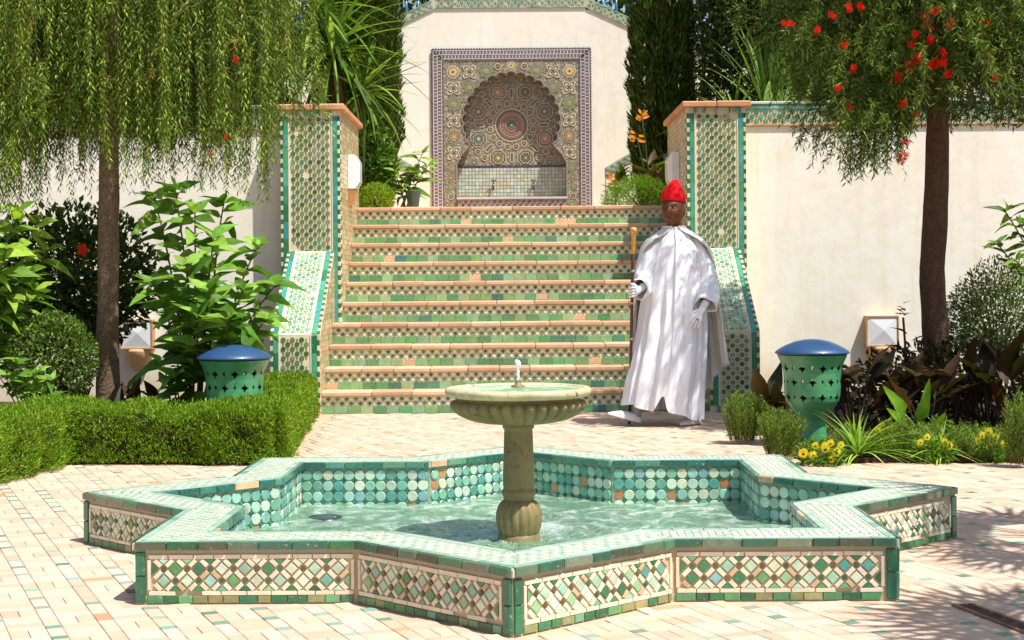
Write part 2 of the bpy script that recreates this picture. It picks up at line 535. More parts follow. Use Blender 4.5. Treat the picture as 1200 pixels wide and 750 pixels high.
up = (0, 0, 1); ax, ay = (ca, sa, 0), (-sa, ca, 0)
for (x, y, w, h, kind) in pave:
    c = pick(ins_cols, .2) if kind else pick(pav_cols, .05)
    if kind and RND.random() < .36: c = pick(pav_cols, .05)
    if RND.random() < .012: c = jit(lin(206, 146, 106))
    z = -.011 + RND.uniform(-.0008, .0008)
    if cnt[kind] < 300:
        me = tile_mesh('green_inlay' if kind else 'paver', rect(round(w, 4), round(h, 4)), .011, .002, M['paver'])
        f = wob_frame(ax, ay, up, .006)
        inst('green_inlay' if kind else 'paver', me, ground, (x, y, z), *f, color=c)
        cnt[kind] += 1
    else:
        st.tile((x, y, z), ax, ay, up, rect(w, h), .011, .002, c)
st.build('distant_pavers', M['paver_far'], ground, kind='stuff')

# the broken slot of a drain in the paving, bottom right
dr = thing('drain_slot', (1.55, 5.0, .002), 'dark narrow open drain slot cut slantwise into the pale paving', 'drain')
m = MB()
d0, d1 = np.array((1.50, 5.36)), np.array((1.66, 4.70))
t = unit(d1 - d0); nn = np.array((-t[1], t[0]))
for k in range(14):
    a = d0 + (d1 - d0) * k / 14; b = d0 + (d1 - d0) * (k + .93) / 14; w = .021 + .004 * RND.random()
    m.tile((*((a + b) / 2), .001), (*t, 0), (*nn, 0), up, rect(np.linalg.norm(b - a), 2 * w), .0035, .001, jit(lin(70, 50, 36), .3))
m.build('slot_grille', M['terra'], dr)
m = MB()
for sgn in (-1, 1):
    for k in range(9):
        a = d0 + (d1 - d0) * (k + .5) / 9 + nn * sgn * .032
        m.tile((*a, .001), (*t, 0), (*nn, 0), up, rect(.071, .014), .006 + .002 * RND.random(), .002, jit(lin(150, 104, 74), .2))
m.build('chipped_rim', M['terra'], dr)

# ------------------------------------------------------------------ star-shaped pool
pool = thing('star_pool', (PC[0], PC[1], 0), 'low eight-pointed star pool clad in green and white zellige tiles', 'fountain pool')
m = MB()
o0, o1, i1, i0 = star(PR, -.05), star(PR, PT - .03), star(PR - PW * math.sqrt(2), PT - .03), star(PR - PW * math.sqrt(2), -.3)
m.loft([o0, o1, i1, i0], np.array([lin(186, 170, 138), lin(186, 170, 138), lin(134, 156, 128)]), smooth=False)
m.build('basin_wall', M['grout'], pool)
m = MB(); fl = star(PR - PW * math.sqrt(2) - .002, -.28)
cc = np.array([[PC[0], PC[1], -.28]])
m.add(np.vstack([fl, cc]), [(k, (k + 1) % 16, 16) for k in range(16)], lin(176, 206, 178))
m.build('basin_floor', M['glaze_far'], pool)
m = MB()
OV = .008
a, b, c_, d = star(PR + OV * 1.414, PT - .029), star(PR + OV * 1.414, PT - .006), star(PR - PW * 1.414 - OV * 1.414, PT - .006), star(PR - PW * 1.414 - OV * 1.414, PT - .029)
m.loft([a, b, c_, d], lin(196, 190, 160), smooth=False)
m.build('coping_bed', M['grout'], pool)

def edges(R_):
    s = star(R_, 0)
    for k in range(16):
        p, q = s[k], s[(k + 1) % 16]
        X = unit(q - p); N = np.array((X[1], -X[0], 0.0))
        mid = (p + q) / 2
        if np.dot(N[:2], mid[:2] - PC) < 0: N = -N
        yield k, p, q, X, N, np.linalg.norm(q - p)
Z = V3(0, 0, 1)
stuff_panel, stuff_dark, stuff_top, stuff_in = MB(), MB(), MB(), MB()
nbar = 0
LZ = ngon(4, .0212)
for k, p, q, X, N, L in edges(PR):
    mid = (p + q) / 2
    vis = float(np.dot(N[:2], -mid[:2])) > 0
    Xf = X if np.dot(np.cross(X, Z), N) > 0 else -X            # left to right seen from outside
    O = p if Xf is X else q
    # frame so that X x Y = N
    tip_left = (k % 2 == 0) == (Xf is X)
    xa, xb = (.045, L - .012) if tip_left else (.012, L - .045)
    def P(x, z, d=0.0): return O + Xf * x + Z * z + N * d
    # corner tiles on the tips
    for (za, zb) in ((.004, .092), (.095, .176)):
        w = .034
        x = .019 if tip_left else L - .019
        me = tile_mesh('corner_tile', rect(w, zb - za), .010, .003, M['glaze'])
        f = wob_frame(Xf, Z, N, .012)
        if vis or k in (2, 12, 4, 10): inst('corner_tile', me, pool, P(x, (za + zb) / 2), *f, color=jit(lin(44, 106, 76) if RND.random() < .9 else lin(84, 140, 130), .2))
    # skirting
    x = xa - .004
    while x < xb:
        w = min(RND.uniform(.044, .07), xb - x)
        if w < .015: break
        me = tile_mesh('skirting_tile', rect(round(w, 3) - .003, .024), .008, .002, M['glaze'])
        f = wob_frame(Xf, Z, N, .012)
        inst('skirting_tile', me, pool, P(x + w / 2, .0135), *f, color=pick(GREENS + [lin(134, 140, 90), lin(150, 150, 96)], .18))
        x += w
    # white listels
    for zc, h in ((.0345, .014), (.1595, .0145)):
        x = xa
        while x < xb - .01:
            w = min(RND.uniform(.06, .1), xb - x)
            if RND.random() < .94:
                if vis:
                    me = tile_mesh('border_strip', rect(round(w, 3) - .003, h), .007, .002, M['matte_tile'])
                    inst('border_strip', me, pool, P(x + w / 2, zc), *wob_frame(Xf, Z, N, .01), color=jit(CREAM, .07))
                else:
                    stuff_panel.tile(P(x + w / 2, zc), Xf, Z, N, rect(w - .003, h), .007, .002, jit(CREAM, .07))
            x += w
    for x in (xa + .004, xb - .004):
        stuff_panel.tile(P(x, .097), Xf, Z, N, rect(.011, .105), .0068, .002, jit(CREAM, .05))
    # lozenge panel
    px = .0765; x0 = xa + .014; x1 = xb - .014; zc = .097
    ncol = int((x1 - x0) / (px / 2)); pp = (x1 - x0) / ncol
    for a_ in range(ncol + 1):
        for r_ in range(-3, 4):
            xx = x0 + a_ * pp; zz = zc + r_ * .0205
            # lattice: (a, r) both run over half pitches; lozenges where r odd
            if r_ in (-1, 1):
                loz = (a_ + (0 if r_ == 1 else 1)) % 2 == 0
                if 0 < a_ < ncol:
                    if loz:
                        c = pick(GREENS + PALE + PALE + AQUA, .12)
                        if vis:
                            inst('lozenge_tile', tile_mesh('lozenge_tile', LZ, .007, .002, M['glaze']), pool, P(xx, zz), *wob_frame(Xf, Z, N, .02), color=c)
                        else: stuff_panel.tile(P(xx, zz), Xf, Z, N, LZ, .007, .002, c)
                    else:
                        stuff_dark.tile(P(xx, zz), Xf, Z, N, ngon(4, .0095), .0066, .001, pick(DARKG, .2))
                else:
                    sx = 1 if a_ == 0 else -1
                    if loz: stuff_panel.tile(P(xx, zz), Xf, Z, N, [(0, -.019), (sx * .018, 0), (0, .019)][::sx], .0066, .001, pick(GREENS + PALE, .12))
            if r_ in (-3, 3) and 0 < a_ < ncol:
                loz = (a_ + (0 if r_ == -3 else 1)) % 2 == 0
                sy = 1 if r_ == -3 else -1
                zz2 = zc + sy * -.0545
                if loz: stuff_panel.tile(P(xx, zz2), Xf, Z, N, [(-.019, 0), (.019, 0), (0, sy * .016)][::sy], .0066, .001, pick(GREENS + PALE, .12))
            # bars between lozenges, on the mid points
            if a_ < ncol and r_ in (-2, 0, 2):
                xm = xx + pp / 2
                if r_ == 0: up_ = 1 if a_ % 2 == 0 else -1
                else: up_ = 1 if (a_ % 2 == 1) else -1
                if r_ == -2: pass
                ang = PI / 4 * up_
                A = Xf * math.cos(ang) + Z * math.sin(ang); B = -Xf * math.sin(ang) + Z * math.cos(ang)
                poly = rect(.0335 if r_ == 0 else .030, .0145)
                cc_ = jit(CREAM if RND.random() > .1 else lin(200, 170, 130), .08)
                if vis and r_ == 0 or (vis and nbar < 300 and k in (0, 15, 14, 1)):
                    inst('bar_tile', tile_mesh('bar_tile', poly, .0068, .0018, M['matte_tile']), pool, P(xm, zc + r_ * .0205), *wob_frame(A, B, N, .02), color=cc_); nbar += 1
                else:
                    stuff_panel.tile(P(xm, zc + r_ * .0205), A, B, N, poly, .0068, .0018, cc_)
    # outer coping edge tiles (their faces and their glazed tops)
    x = 0.0
    while x < L - .01:
        w = min(RND.uniform(.085, .15), L - x)
        me = tile_mesh('coping_tile', rect(round(w, 3) - .003, .0275), .014, .005, M['glaze'])
        c = pick([lin(48, 92, 70), lin(66, 116, 84), lin(92, 112, 88), lin(54, 100, 82), lin(110, 122, 98), lin(44, 100, 62), lin(76, 84, 66)], .2)
        inst('coping_tile', me, pool, P(x + w / 2, PT - .0145, OV - .004), *wob_frame(Xf, Z, N, .012), color=c)
        x += w
    # top: listels and small chequer tiles, mitred at the corners
    inw = -N
    def row(o_a, o_b, wmin, wmax, colf, th):
        om = (o_a + o_b) / 2
        lo, hi = (om, L + .414 * om) if tip_left else (-.414 * om, L - om)
        x = lo; kk = 0
        if wmin == wmax: kk = math.ceil(lo / wmin); x = kk * wmin
        while x < hi - .006:
            w = min(RND.uniform(wmin, wmax), hi - x)
            stuff_top.tile(P(x + w / 2, PT - .006) + inw * om, Xf, inw, Z, rect(w - .0025, o_b - o_a - .0025)[::-1], th, .0015, colf(kk))
            x += w; kk += 1
    row(.000, .030, .08, .14, lambda q_: pick([lin(150, 188, 166), lin(166, 200, 178), lin(124, 170, 142)], .12), .0065)
    row(.031, .043, .08, .12, lambda q_: jit(lin(214, 214, 192), .05), .006)
    for rr in range(5):
        row(.044 + rr * .0268, .044 + (rr + 1) * .0268, .0268, .0268, lambda q_, rr=rr: (jit(lin(208, 212, 192), .05) if (q_ + rr) % 2 else pick([lin(160, 186, 162), lin(180, 196, 172), lin(150, 182, 162), lin(186, 192, 166)], .08)), .006)
    row(.179, .190, .08, .12, lambda q_: jit(lin(214, 214, 192), .05), .006)
    row(.191, .220, .08, .14, lambda q_: pick([lin(168, 198, 176), lin(146, 184, 162)], .12), .0065)
# inner faces
nin = 0
order = sorted(edges(PR - PW * math.sqrt(2)), key=lambda e: -float(np.dot(-e[4][:2], -((e[1] + e[2]) / 2)[:2])))
for k, p, q, X, N, L in order:
    N = -N
    mid = (p + q) / 2
    vis = float(np.dot(N[:2], -mid[:2])) > 0
    Xf = X if np.dot(np.cross(X, Z), N) > 0 else -X
    O = p if Xf is X else q
    def P(x, z, d=0.0): return O + Xf * x + Z * z + N * d
    n_ = 12; pt = (L - .012) / n_
    for r_ in range(4):
        for a_ in range(n_):
            c = pick(AQUA, .12)
            zz = .147 - r_ * .0525
            x = .006 + pt * (a_ + .5)
            if RND.random() < .06:
                stuff_in.tile(P(x, zz), Xf, Z, N, ngon(8, .023, PI / 8), .002, .0005, jit(lin(190, 128, 84), .2)); continue
            if vis and r_ < 3 and nin < 300:
                inst('round_tile', tile_mesh('round_tile', ngon(10, .0262), .008, .003, M['glaze']), pool, P(x, zz), *wob_frame(Xf, Z, N, .025), color=c); nin += 1
            else:
                stuff_in.tile(P(x, zz), Xf, Z, N, ngon(10, .0262), .008, .003, c)
            if a_: stuff_in.tile(P(x - pt / 2, zz - .026), Xf, Z, N, ngon(4, .009), .006, .001, pick([lin(40, 96, 84), lin(70, 120, 100)], .2))
    x = 0.0
    while x < L - .01:
        w = min(RND.uniform(.08, .15), L - x)
        me = tile_mesh('inner_coping_tile', rect(round(w, 3) - .003, .0275), .014, .004, M['glaze'])
        c = pick([lin(60, 120, 104), lin(80, 138, 116), lin(48, 104, 92), lin(96, 140, 112)], .18)
        if RND.random() < .05: c = jit(lin(214, 176, 136))
        inst('inner_coping_tile', me, pool, P(x + w / 2, PT - .0145, OV - .004), *wob_frame(Xf, Z, N, .012), color=c)
        x += w
stuff_panel.build('small_panel_tiles', M['glaze_far'], pool, kind='stuff')
stuff_dark.build('small_dark_squares', M['glaze_far'], pool, kind='stuff')
stuff_top.build('coping_mosaic', M['glaze_far'], pool, kind='stuff')
stuff_in.build('small_basin_tiles', M['glaze_far'], pool, kind='stuff')

# water: a rippled sheet, splashing hardest round the pedestal
inner = star(PR - PW * math.sqrt(2) - .01, 0)
ipoly = [tuple(v[:2]) for v in inner]
rings = []
for t_ in np.linspace(.06, 1, 46):
    ring = []
    for k in range(16):
        for s_ in range(10):
            v = inner[k] * (1 - s_ / 10) + inner[(k + 1) % 16] * (s_ / 10)
            xy = PC + (v[:2] - PC) * t_
            d_ = np.linalg.norm(xy - PC)
            amp = .004 + .012 * math.exp(-d_ / .3)
            z = .004 + amp * (math.sin(d_ * 46) * .55 + math.sin(xy[0] * 31 + xy[1] * 17) * .5 + math.sin(xy[0] * -22 + xy[1] * 39 + 1) * .5 + NPR.normal(0, .35))
            ring.append((xy[0], xy[1], z))
    rings.append(ring)
m = MB(); m.loft(rings, (1, 1, 1), smooth=True)
wat = m.build('pool_water', M['water'], None, (PC[0], PC[1], 0)); wat['kind'] = 'structure'

# stone tazza
ft = thing('stone_fountain', (0.022, 6.80, -.28), 'mossy stone pedestal fountain bowl standing in the star pool', 'fountain')
fc = (0.022, 6.80, 0)
SC1, SC2 = lin(132, 115, 70), lin(204, 188, 146)
def fl_(n_, amp): return lambda th, k: 1 + amp * np.abs(np.cos(th * n_ / 2)) - amp * .5
m = MB()
prof = [(.06, -.28), (.09, -.27), (.092, .0), (.088, .02), (.078, .03)]
m.lathe(fc, prof, 40, SC1)
m.build('plinth', M['stone'], ft)
m = MB()
pr = [(.074, .012), (.084, .03), (.092, .055), (.097, .085), (.096, .115), (.088, .143), (.074, .162), (.064, .170)]
m.lathe(fc, pr, 192, SC1, lambda th, k: 1 + (.085 * (np.abs(np.sin(th * 8)) ** .8 - .6) * math.sin(PI * min(1, max(0, (k + .3) / 7.6)))))
m.build('fluted_bulb', M['stone'], ft)
m = MB()
m.lathe(fc, [(.062, .168), (.066, .176), (.066, .186), (.072, .190), (.073, .205), (.070, .212), (.066, .216), (.066, .225), (.068, .24), (.064, .36), (.061, .455), (.060, .468), (.066, .474), (.068, .484), (.066, .492), (.07, .498)], 40, SC1)
m.build('stem', M['stone'], ft)
m = MB()
pb = [(.05, .492), (.10, .494), (.155, .500), (.205, .512), (.245, .531), (.272, .553), (.283, .572), (.281, .585), (.270, .592), (.262, .596), (.262, .604), (.272, .610)]
m.lathe(fc, pb, 408, SC1, lambda th, k: 1 + (.085 * (np.abs(np.sin(th * 17)) ** .7 - .6) if 2 <= k <= 8 else 0))
m.build('fluted_bowl', M['stone'], ft)
m = MB()
pr = [(.262, .606), (.300, .612), (.309, .620), (.3125, .630), (.311, .640), (.302, .648), (.288, .6495), (.276, .646), (.268, .636), (.22, .628), (.02, .620)]
m.lathe(fc, pr, 72, SC2, lambda th, k: 1 + .004 * np.sin(th * 7 + k) + .003 * np.sin(th * 19))
m.build('bowl_rim', M['stone'], ft)
m = MB(); m.lathe(fc, [(.272, .6415), (.2, .643), (.1, .6445), (.03, .648), (.004, .652)], 48)
bw = m.build('bowl_water', M['water'], ft)
m = MB()
m.lathe(fc, [(.028, .646), (.029, .656), (.016, .659), (.012, .672)], 16, SC1)
m.build('nozzle', M['stone'], ft)
m = MB()
for k in range(150):
    tt = NPR.rand(); r = .003 + .011 * tt ** 2
    a_ = NPR.rand() * 2 * PI; z = .668 + .092 * (1 - (1 - tt) ** 2) - .02 * NPR.rand() * tt
    cx, cy, rr = fc[0] + r * math.cos(a_) * NPR.rand(), fc[1] + r * math.sin(a_) * NPR.rand(), NPR.uniform(.002, .0055)
    m.lathe((cx, cy, z), [(.0005, -rr * 1.5), (rr, -rr * .4), (rr * .9, rr * .6), (.0005, rr * 1.6)], 6, (.92, .95, .95))
m.tube([(fc[0], fc[1], .665), (fc[0] + .001, fc[1], .70), (fc[0], fc[1], .742)], [.006, .005, .004], 8, (.92, .95, .95))
m.build('water_jet', M['glass'], ft)

# dark round blob in the water, modelled as a floodlight
ol = thing('pool_floodlight', at(381, 601, 7.45), 'dark round underwater floodlight breaking the surface at the left of the pool', 'lamp')
m = MB(); c0 = ol.location
m.lathe((c0.x, c0.y, 0), [(.085, -.27), (.09, -.03), (.088, .000), (.075, .010), (.062, .008), (.05, .004), (.004, .006)], 24, lin(48, 58, 58), smooth=True)
m.build('housing', M['ceramic'], ol)
m = MB(); m.lathe((c0.x, c0.y, 0), [(.046, .004), (.035, .012), (.02, .017), (.003, .019)], 20, lin(70, 84, 84)); m.build('lens', M['glass'], ol)

# ------------------------------------------------------------------ mosaic helper
def octa_field(mb, O, X, Y, N, w, h, p, pal, skip=0.02, dots=True, th=.006):
    X, Y, N, O = (np.asarray(a_, float) for a_ in (X, Y, N, O))
    nx, ny = int(w / p), int(h / p)
    ox, oy = (w - nx * p) / 2 + p / 2, (h - ny * p) / 2 + p / 2
    o8 = ngon(8, p * .55, PI / 8); d4 = ngon(4, p * .20, PI / 4)
    for j in range(ny):
        for i in range(nx):
            Q = O + X * (ox + i * p) + Y * (oy + j * p)
            if (i + j) % 2 == 0:
                if RND.random() > skip: mb.tile(Q, X, Y, N, o8, th, .0015, pick(pal, .22))
            elif dots:
                mb.tile(Q, X, Y, N, d4, th * .8, .001, jit(REDDOT, .35))

def strip_tiles(parent, O, X, Y, N, length, w, tl, pal, name='border_tile', th=.008):
    """Single tiles laid end to end along Y."""
    X, Y, N, O = (np.asarray(a_, float) for a_ in (X, Y, N, O))
    n = max(1, int(round(length / tl))); l_ = length / n
    me = tile_mesh(name, rect(round(w, 4), round(l_ - .003, 4)), th, .002, M['glaze'])
    for k in range(n):
        inst(name, me, parent, O + Y * (l_ * (k + .5)), *wob_frame(X, Y, N, .006), color=pick(pal, .16))

def chequer(mb, O, X, Y, N, length, w, p, cols, th=.007):
    X, Y, N, O = (np.asarray(a_, float) for a_ in (X, Y, N, O))
    n = int(length / p); p2 = length / n
    for k in range(n):
        mb.tile(O + Y * (p2 * (k + .5)), X, Y, N, rect(w, p2 - .002), th, .0015, jit(cols[k % 2], .14))

TEALG = [lin(62, 146, 110), lin(78, 158, 118), lin(48, 124, 84), lin(84, 160, 136), lin(64, 150, 140)]
PILG = [lin(78, 122, 72), lin(92, 132, 86), lin(66, 108, 64), lin(108, 136, 80), lin(70, 124, 92), lin(120, 138, 96), lin(126, 152, 118)]
def tiled_face(parent, mb, white, O, X, Y, N, w, h, mirror=False, pal=PILG, skip=.02):
    """Chequer, green strip, white line, mosaic, white line, green strip, chequer across a face."""
    X, Y, N, O = (np.asarray(a_, float) for a_ in (X, Y, N, O))
    lay = [('c', .024), ('g', .046), ('w', .012), ('m', w - .163), ('w', .012), ('g', .042), ('c', .027)]
    if mirror: lay = lay[::-1]
    x = 0.0
    for kd, ww in lay:
        if kd == 'c': chequer(mb, O + X * (x + ww / 2), X, Y, N, h, ww - .002, .042, (lin(54, 108, 66), CREAM2))
        elif kd == 'g': strip_tiles(parent, O + X * (x + ww / 2), X, Y, N, h, ww - .003, .155, TEALG)
        elif kd == 'w': white.tile(O + X * (x + ww / 2) + Y * h / 2, X, Y, N, rect(ww - .002, h - .004), .006, .001, jit(lin(228, 220, 196), .03))
        else: octa_field(mb, O + X * x, X, Y, N, ww, h, .0384, pal, skip)
        x += ww

def brick_field(mb, O, X, Y, N, w, h, bw_, bh, pal, th=.005):
    X, Y, N, O = (np.asarray(a_, float) for a_ in (X, Y, N, O))
    ny = int(h / bh)
    for j in range(ny):
        x = -bw_ / 2 if j % 2 else 0
        while x < w - .004:
            a_, b_ = max(0, x), min(w, x + bw_)
            if b_ - a_ > .006:
                mb.tile(O + X * ((a_ + b_) / 2) + Y * ((j + .5) * h / ny), X, Y, N, rect(b_ - a_ - .004, h / ny - .004), th, .001, pick(pal, .15))
            x += bw_

# ------------------------------------------------------------------ staircase
Y0, GO, RI = 13.35, 0.2764, 0.1842
stairs = thing('staircase', (0.02, Y0, 0), 'wide garden staircase with green tiled risers and terracotta nosings', 'staircase')
core, mos = MB(), MB()
for k in range(1, 11):
    xa, xb = (-1.604, 1.644) if k < 6 else (-1.537, 1.577)
    y = Y0 + (k - 1) * GO
    zt = k * RI
    m = MB()
    m.box((xa, y + .030, (k - 1) * RI - (.02 if k > 1 else .05)), (xb, y + GO + .04 if k < 10 else 15.95, zt - .038), lin(214, 212, 182))
    m.build('step', M['grout'], stairs)
    # nosing bricks that run back as the tread
    x = xa
    while x < xb - .02:
        w = min(RND.uniform(.26, .5), xb - x)
        if xb - x - w < .1: w = xb - x
        nb = MB(); dz = RND.uniform(-.002, .002); dy = RND.uniform(-.003, .003)
        nb.bevbox((x + .0015, y + dy, zt - .037 + dz), (x + w - .0015, y + GO + .027, zt + dz), .007, jit(RND.choice([lin(208, 172, 136), lin(202, 164, 128), lin(212, 178, 144), lin(196, 156, 122)]), .07))
        nb.build('nosing_brick', M['terra'], stairs)
        x += w
    # green riser tiles
    n = 30; w = (xb - xa) / n
    me = tile_mesh('riser_tile', rect(round(w - .003, 4), .058), .008, .002, M['glaze'])
    k_c = 0
    for a_ in range(n):
        c = pick(STEP_G, .14)
        if RND.random() < .04: c = pick([lin(58, 116, 112), lin(60, 112, 96), lin(98, 140, 76)], .2)
        if RND.random() < .045:
            mos.tile((xa + w * (a_ + .5), y + .030, (k - 1) * RI + .031), (1, 0, 0), Z, (0, -1, 0), rect(w - .012, .045), .002, .0005, jit(lin(216, 176, 136), .12)); continue
        inst('riser_tile', me, stairs, (xa + w * (a_ + .5), y + .030, (k - 1) * RI + .031), *wob_frame((1, 0, 0), (0, 0, 1), (0, -1, 0), .012), color=c)
    # the chequered band above
    p = .0385; z0 = (k - 1) * RI + .063
    for r_ in range(2):
        for a_ in range(int((xb - xa) / p)):
            Q = (xa + p * (a_ + .5), y + .030, z0 + p * (r_ + .5) + .001)
            if (a_ + r_) % 2 == 0: mos.tile(Q, (1, 0, 0), Z, (0, -1, 0), ngon(4, .0185), .006, .001, pick([lin(76, 118, 80), lin(96, 130, 86), lin(66, 104, 78), lin(120, 150, 108)], .2))
            else: mos.tile(Q, (1, 0, 0), Z, (0, -1, 0), ngon(4, .0175), .006, .001, jit(lin(236, 230, 204), .06))
mos.build('riser_mosaic', M['glaze_far'], stairs, kind='stuff')

# ------------------------------------------------------------------ sloped cheek walls and tall piers
def cheek(xa, xb, side, label):
    t = thing('stair_cheek', ((xa + xb) / 2, 13.3, 0), label, 'stair wall', 'sloping tiled walls beside the stairs')
    ya, yb, za, zb = 13.30, 14.40, .669, 1.385
    m = MB()
    P8 = [(xa, ya, -.02), (xb, ya, -.02), (xb, yb, -.02), (xa, yb, -.02), (xa, ya, za), (xb, ya, za), (xb, yb, zb), (xa, yb, zb)]
    m.add(P8, [(4, 5, 6, 7), (0, 1, 5, 4), (1, 2, 6, 5), (2, 3, 7, 6), (3, 0, 4, 7)], lin(222, 210, 174))
    m.build('masonry', M['grout'], t)
    mb, wh = MB(), MB()
    tiled_face(t, mb, wh, (xa, ya, .05), (1, 0, 0), (0, 0, 1), (0, -1, 0), xb - xa, za - .055, side < 0)
    strip_tiles(t, (xa, ya, .024), (0, 0, 1), (1, 0, 0), (0, -1, 0), xb - xa, .044, .1, GREENS, 'skirting_tile')
    S = unit(V3(0, yb - ya, zb - za)); N = np.cross(V3(1, 0, 0), S); L = math.hypot(yb - ya, zb - za)
    tiled_face(t, mb, wh, (xa, ya, za), (1, 0, 0), S, N, xb - xa, L - .01, side < 0, [lin(120, 176, 140), lin(140, 186, 150), lin(100, 160, 120), lin(160, 196, 160), lin(112, 176, 160)], .04)
    # inner flank of small buff mosaic, laid in rows that follow the slope
    xf = xb if side < 0 else xa
    nrm = V3(1, 0, 0) if side < 0 else V3(-1, 0, 0)
    for j in range(30):
        z = .02 + j * .045
        y = max(ya, ya + (z + .045 - za) / (zb - za) * (yb - ya)) + .004
        while y < yb - .012:
            mb.tile((xf, y + .02, z + .022), (0, 1, 0) if side < 0 else (0, -1, 0), Z, nrm, rect(.037, .041), .005, .001, pick([lin(206, 184, 142), lin(190, 166, 122), lin(216, 196, 156), lin(150, 150, 104)], .12))
            y += .041
    mb.build('mosaic', M['glaze_far'], t, kind='stuff'); wh.build('white_line', M['glaze_far'], t)
    return t
cheek(-2.02, -1.604, -1, 'sloping green mosaic wall left of the steps below the lamp pier')
cheek(1.644, 2.06, 1, 'sloping green mosaic wall right of the steps behind the man')

def pier(xa, xb, side, label):
    t = thing('tiled_pier', ((xa + xb) / 2, 14.4, 0), label, 'pillar', 'tall tiled piers flanking the stairs')
    ya, yb, zt = 14.40, 16.10, 2.65
    m = MB(); m.box((xa, ya, -.02), (xb, yb, zt), lin(222, 210, 174)); m.build('masonry', M['grout'], t)
    mb, wh = MB(), MB()
    tiled_face(t, mb, wh, (xa, ya, .70), (1, 0, 0), (0, 0, 1), (0, -1, 0), xb - xa, zt - .70 - .05, side > 0)
    strip_tiles(t, (xa, ya, zt - .025), (0, 0, 1), (1, 0, 0), (0, -1, 0), xb - xa, .046, .11, GREENS, 'top_tile')
    xf, nrm, yd = (xb, V3(1, 0, 0), V3(0, 1, 0)) if side < 0 else (xa, V3(-1, 0, 0), V3(0, -1, 0))
    o_ = V3(xf, ya + .03, .8) if side < 0 else V3(xf, yb, .8)
    brick_field(mb, o_, yd, Z, nrm, yb - ya - .03, zt - .8, .085, .046, [lin(206, 188, 148), lin(192, 172, 128), lin(216, 200, 162), lin(182, 166, 118)])
    chequer(mb, V3(xf, ya + .015, .8), yd, Z, nrm, zt - .85, .026, .042, (lin(60, 116, 72), CREAM2))
    mb.build('mosaic', M['glaze_far'], t, kind='stuff'); wh.build('white_line', M['glaze_far'], t)
    # the cap: terracotta slabs, front row and the run back
    o = .045; zc0, zc1 = zt, zt + .058
    n = 2
    for k in range(n):
        a_, b_ = xa - o + (xb - xa + 2 * o) * k / n, xa - o + (xb - xa + 2 * o) * (k + 1) / n
        for q_ in range(5):
            y0_, y1_ = ya - o + (yb - ya + 2 * o) * q_ / 5, ya - o + (yb - ya + 2 * o) * (q_ + 1) / 5
            s_ = MB(); s_.bevbox((a_ + .001, y0_ + .001, zc0 + .001), (b_ - .001, y1_ - .001, zc1 + RND.uniform(-.002, .002)), .01, jit(lin(206, 150, 108), .1))
            s_.build('cap_slab', M['terra'], t)
    return t
pier(-2.08, -1.54, -1, 'tall green mosaic pier with terracotta cap left of the stairs')
pier(1.585, 2.12, 1, 'tall green mosaic pier with terracotta cap right of the stairs')

# ------------------------------------------------------------------ garden retaining walls
def garden_wall(xa, xb, ta, tb, label):
    t = thing('garden_wall', ((xa + xb) / 2, 14.65, 0), label, 'wall', 'cream retaining walls of the upper garden')
    m = MB(); m.box((xa, 14.65, -.02), (xb, 14.95, 2.50), (1, 1, 1)); m.build('plaster_face', M['plaster'], t)
    m = MB(); m.box((xa, 14.632, 2.502), (xb, 14.97, 2.70), lin(206, 190, 150)); m.build('frieze_bed', M['grout'], t)
    mb = MB()
    n = int((tb - ta) / .036)
    brick_field(mb, (ta, 14.632, 2.505), (1, 0, 0), Z, (0, -1, 0), tb - ta, .022, .09, .022, [lin(206, 170, 130)])
    octa_field(mb, (ta, 14.632, 2.53), (1, 0, 0), Z, (0, -1, 0), tb - ta, .125, .0415, [lin(70, 140, 112), lin(96, 160, 132), lin(56, 120, 96), lin(120, 172, 150)], .02, True)
    mb.build('frieze_mosaic', M['glaze_far'], t, kind='stuff')
    x = ta
    while x < tb:
        w = RND.uniform(.09, .13)
        me = tile_mesh('frieze_tile', rect(round(w, 2) - .003, .036), .009, .002, M['glaze'])
        inst('frieze_tile', me, t, (x + w / 2, 14.632, 2.678), *wob_frame((1, 0, 0), (0, 0, 1), (0, -1, 0), .01), color=pick([lin(90, 160, 140), lin(70, 140, 116), lin(140, 184, 164)], .14))
        x += w
    x = ta
    while x < tb:
        w = .30
        s_ = MB(); s_.bevbox((x + .001, 14.615, 2.701), (x + w - .001, 14.98, 2.728), .006, jit(lin(196, 206, 184), .06)); s_.build('coping_slab', M['terra'], t)
        x += w
    return t
garden_wall(-8.5, -2.082, -5.2, -2.09, 'cream plastered garden wall behind the weeping tree on the left')
garden_wall(2.122, 8.5, 2.13, 5.2, 'cream plastered garden wall behind the red flowered tree')

# upper ground
m = MB(); m.box((-2.1, 15.955, 1.60), (2.14, 20.0, 1.842), lin(222, 178, 140)); o = m.build('upper_terrace', M['paver_far'], None, (0, 16, 1.842)); o['kind'] = 'structure'
for xa, xb in ((-9, -2.12), (2.16, 9)):
    m = MB(); m.box((xa, 14.955, 0), (xb, 27.0, 2.52), (1, 1, 1)); o = m.build('upper_garden_soil', M['soil'], None, ((xa + xb) / 2, 15, 2.52)); o['kind'] = 'structure'

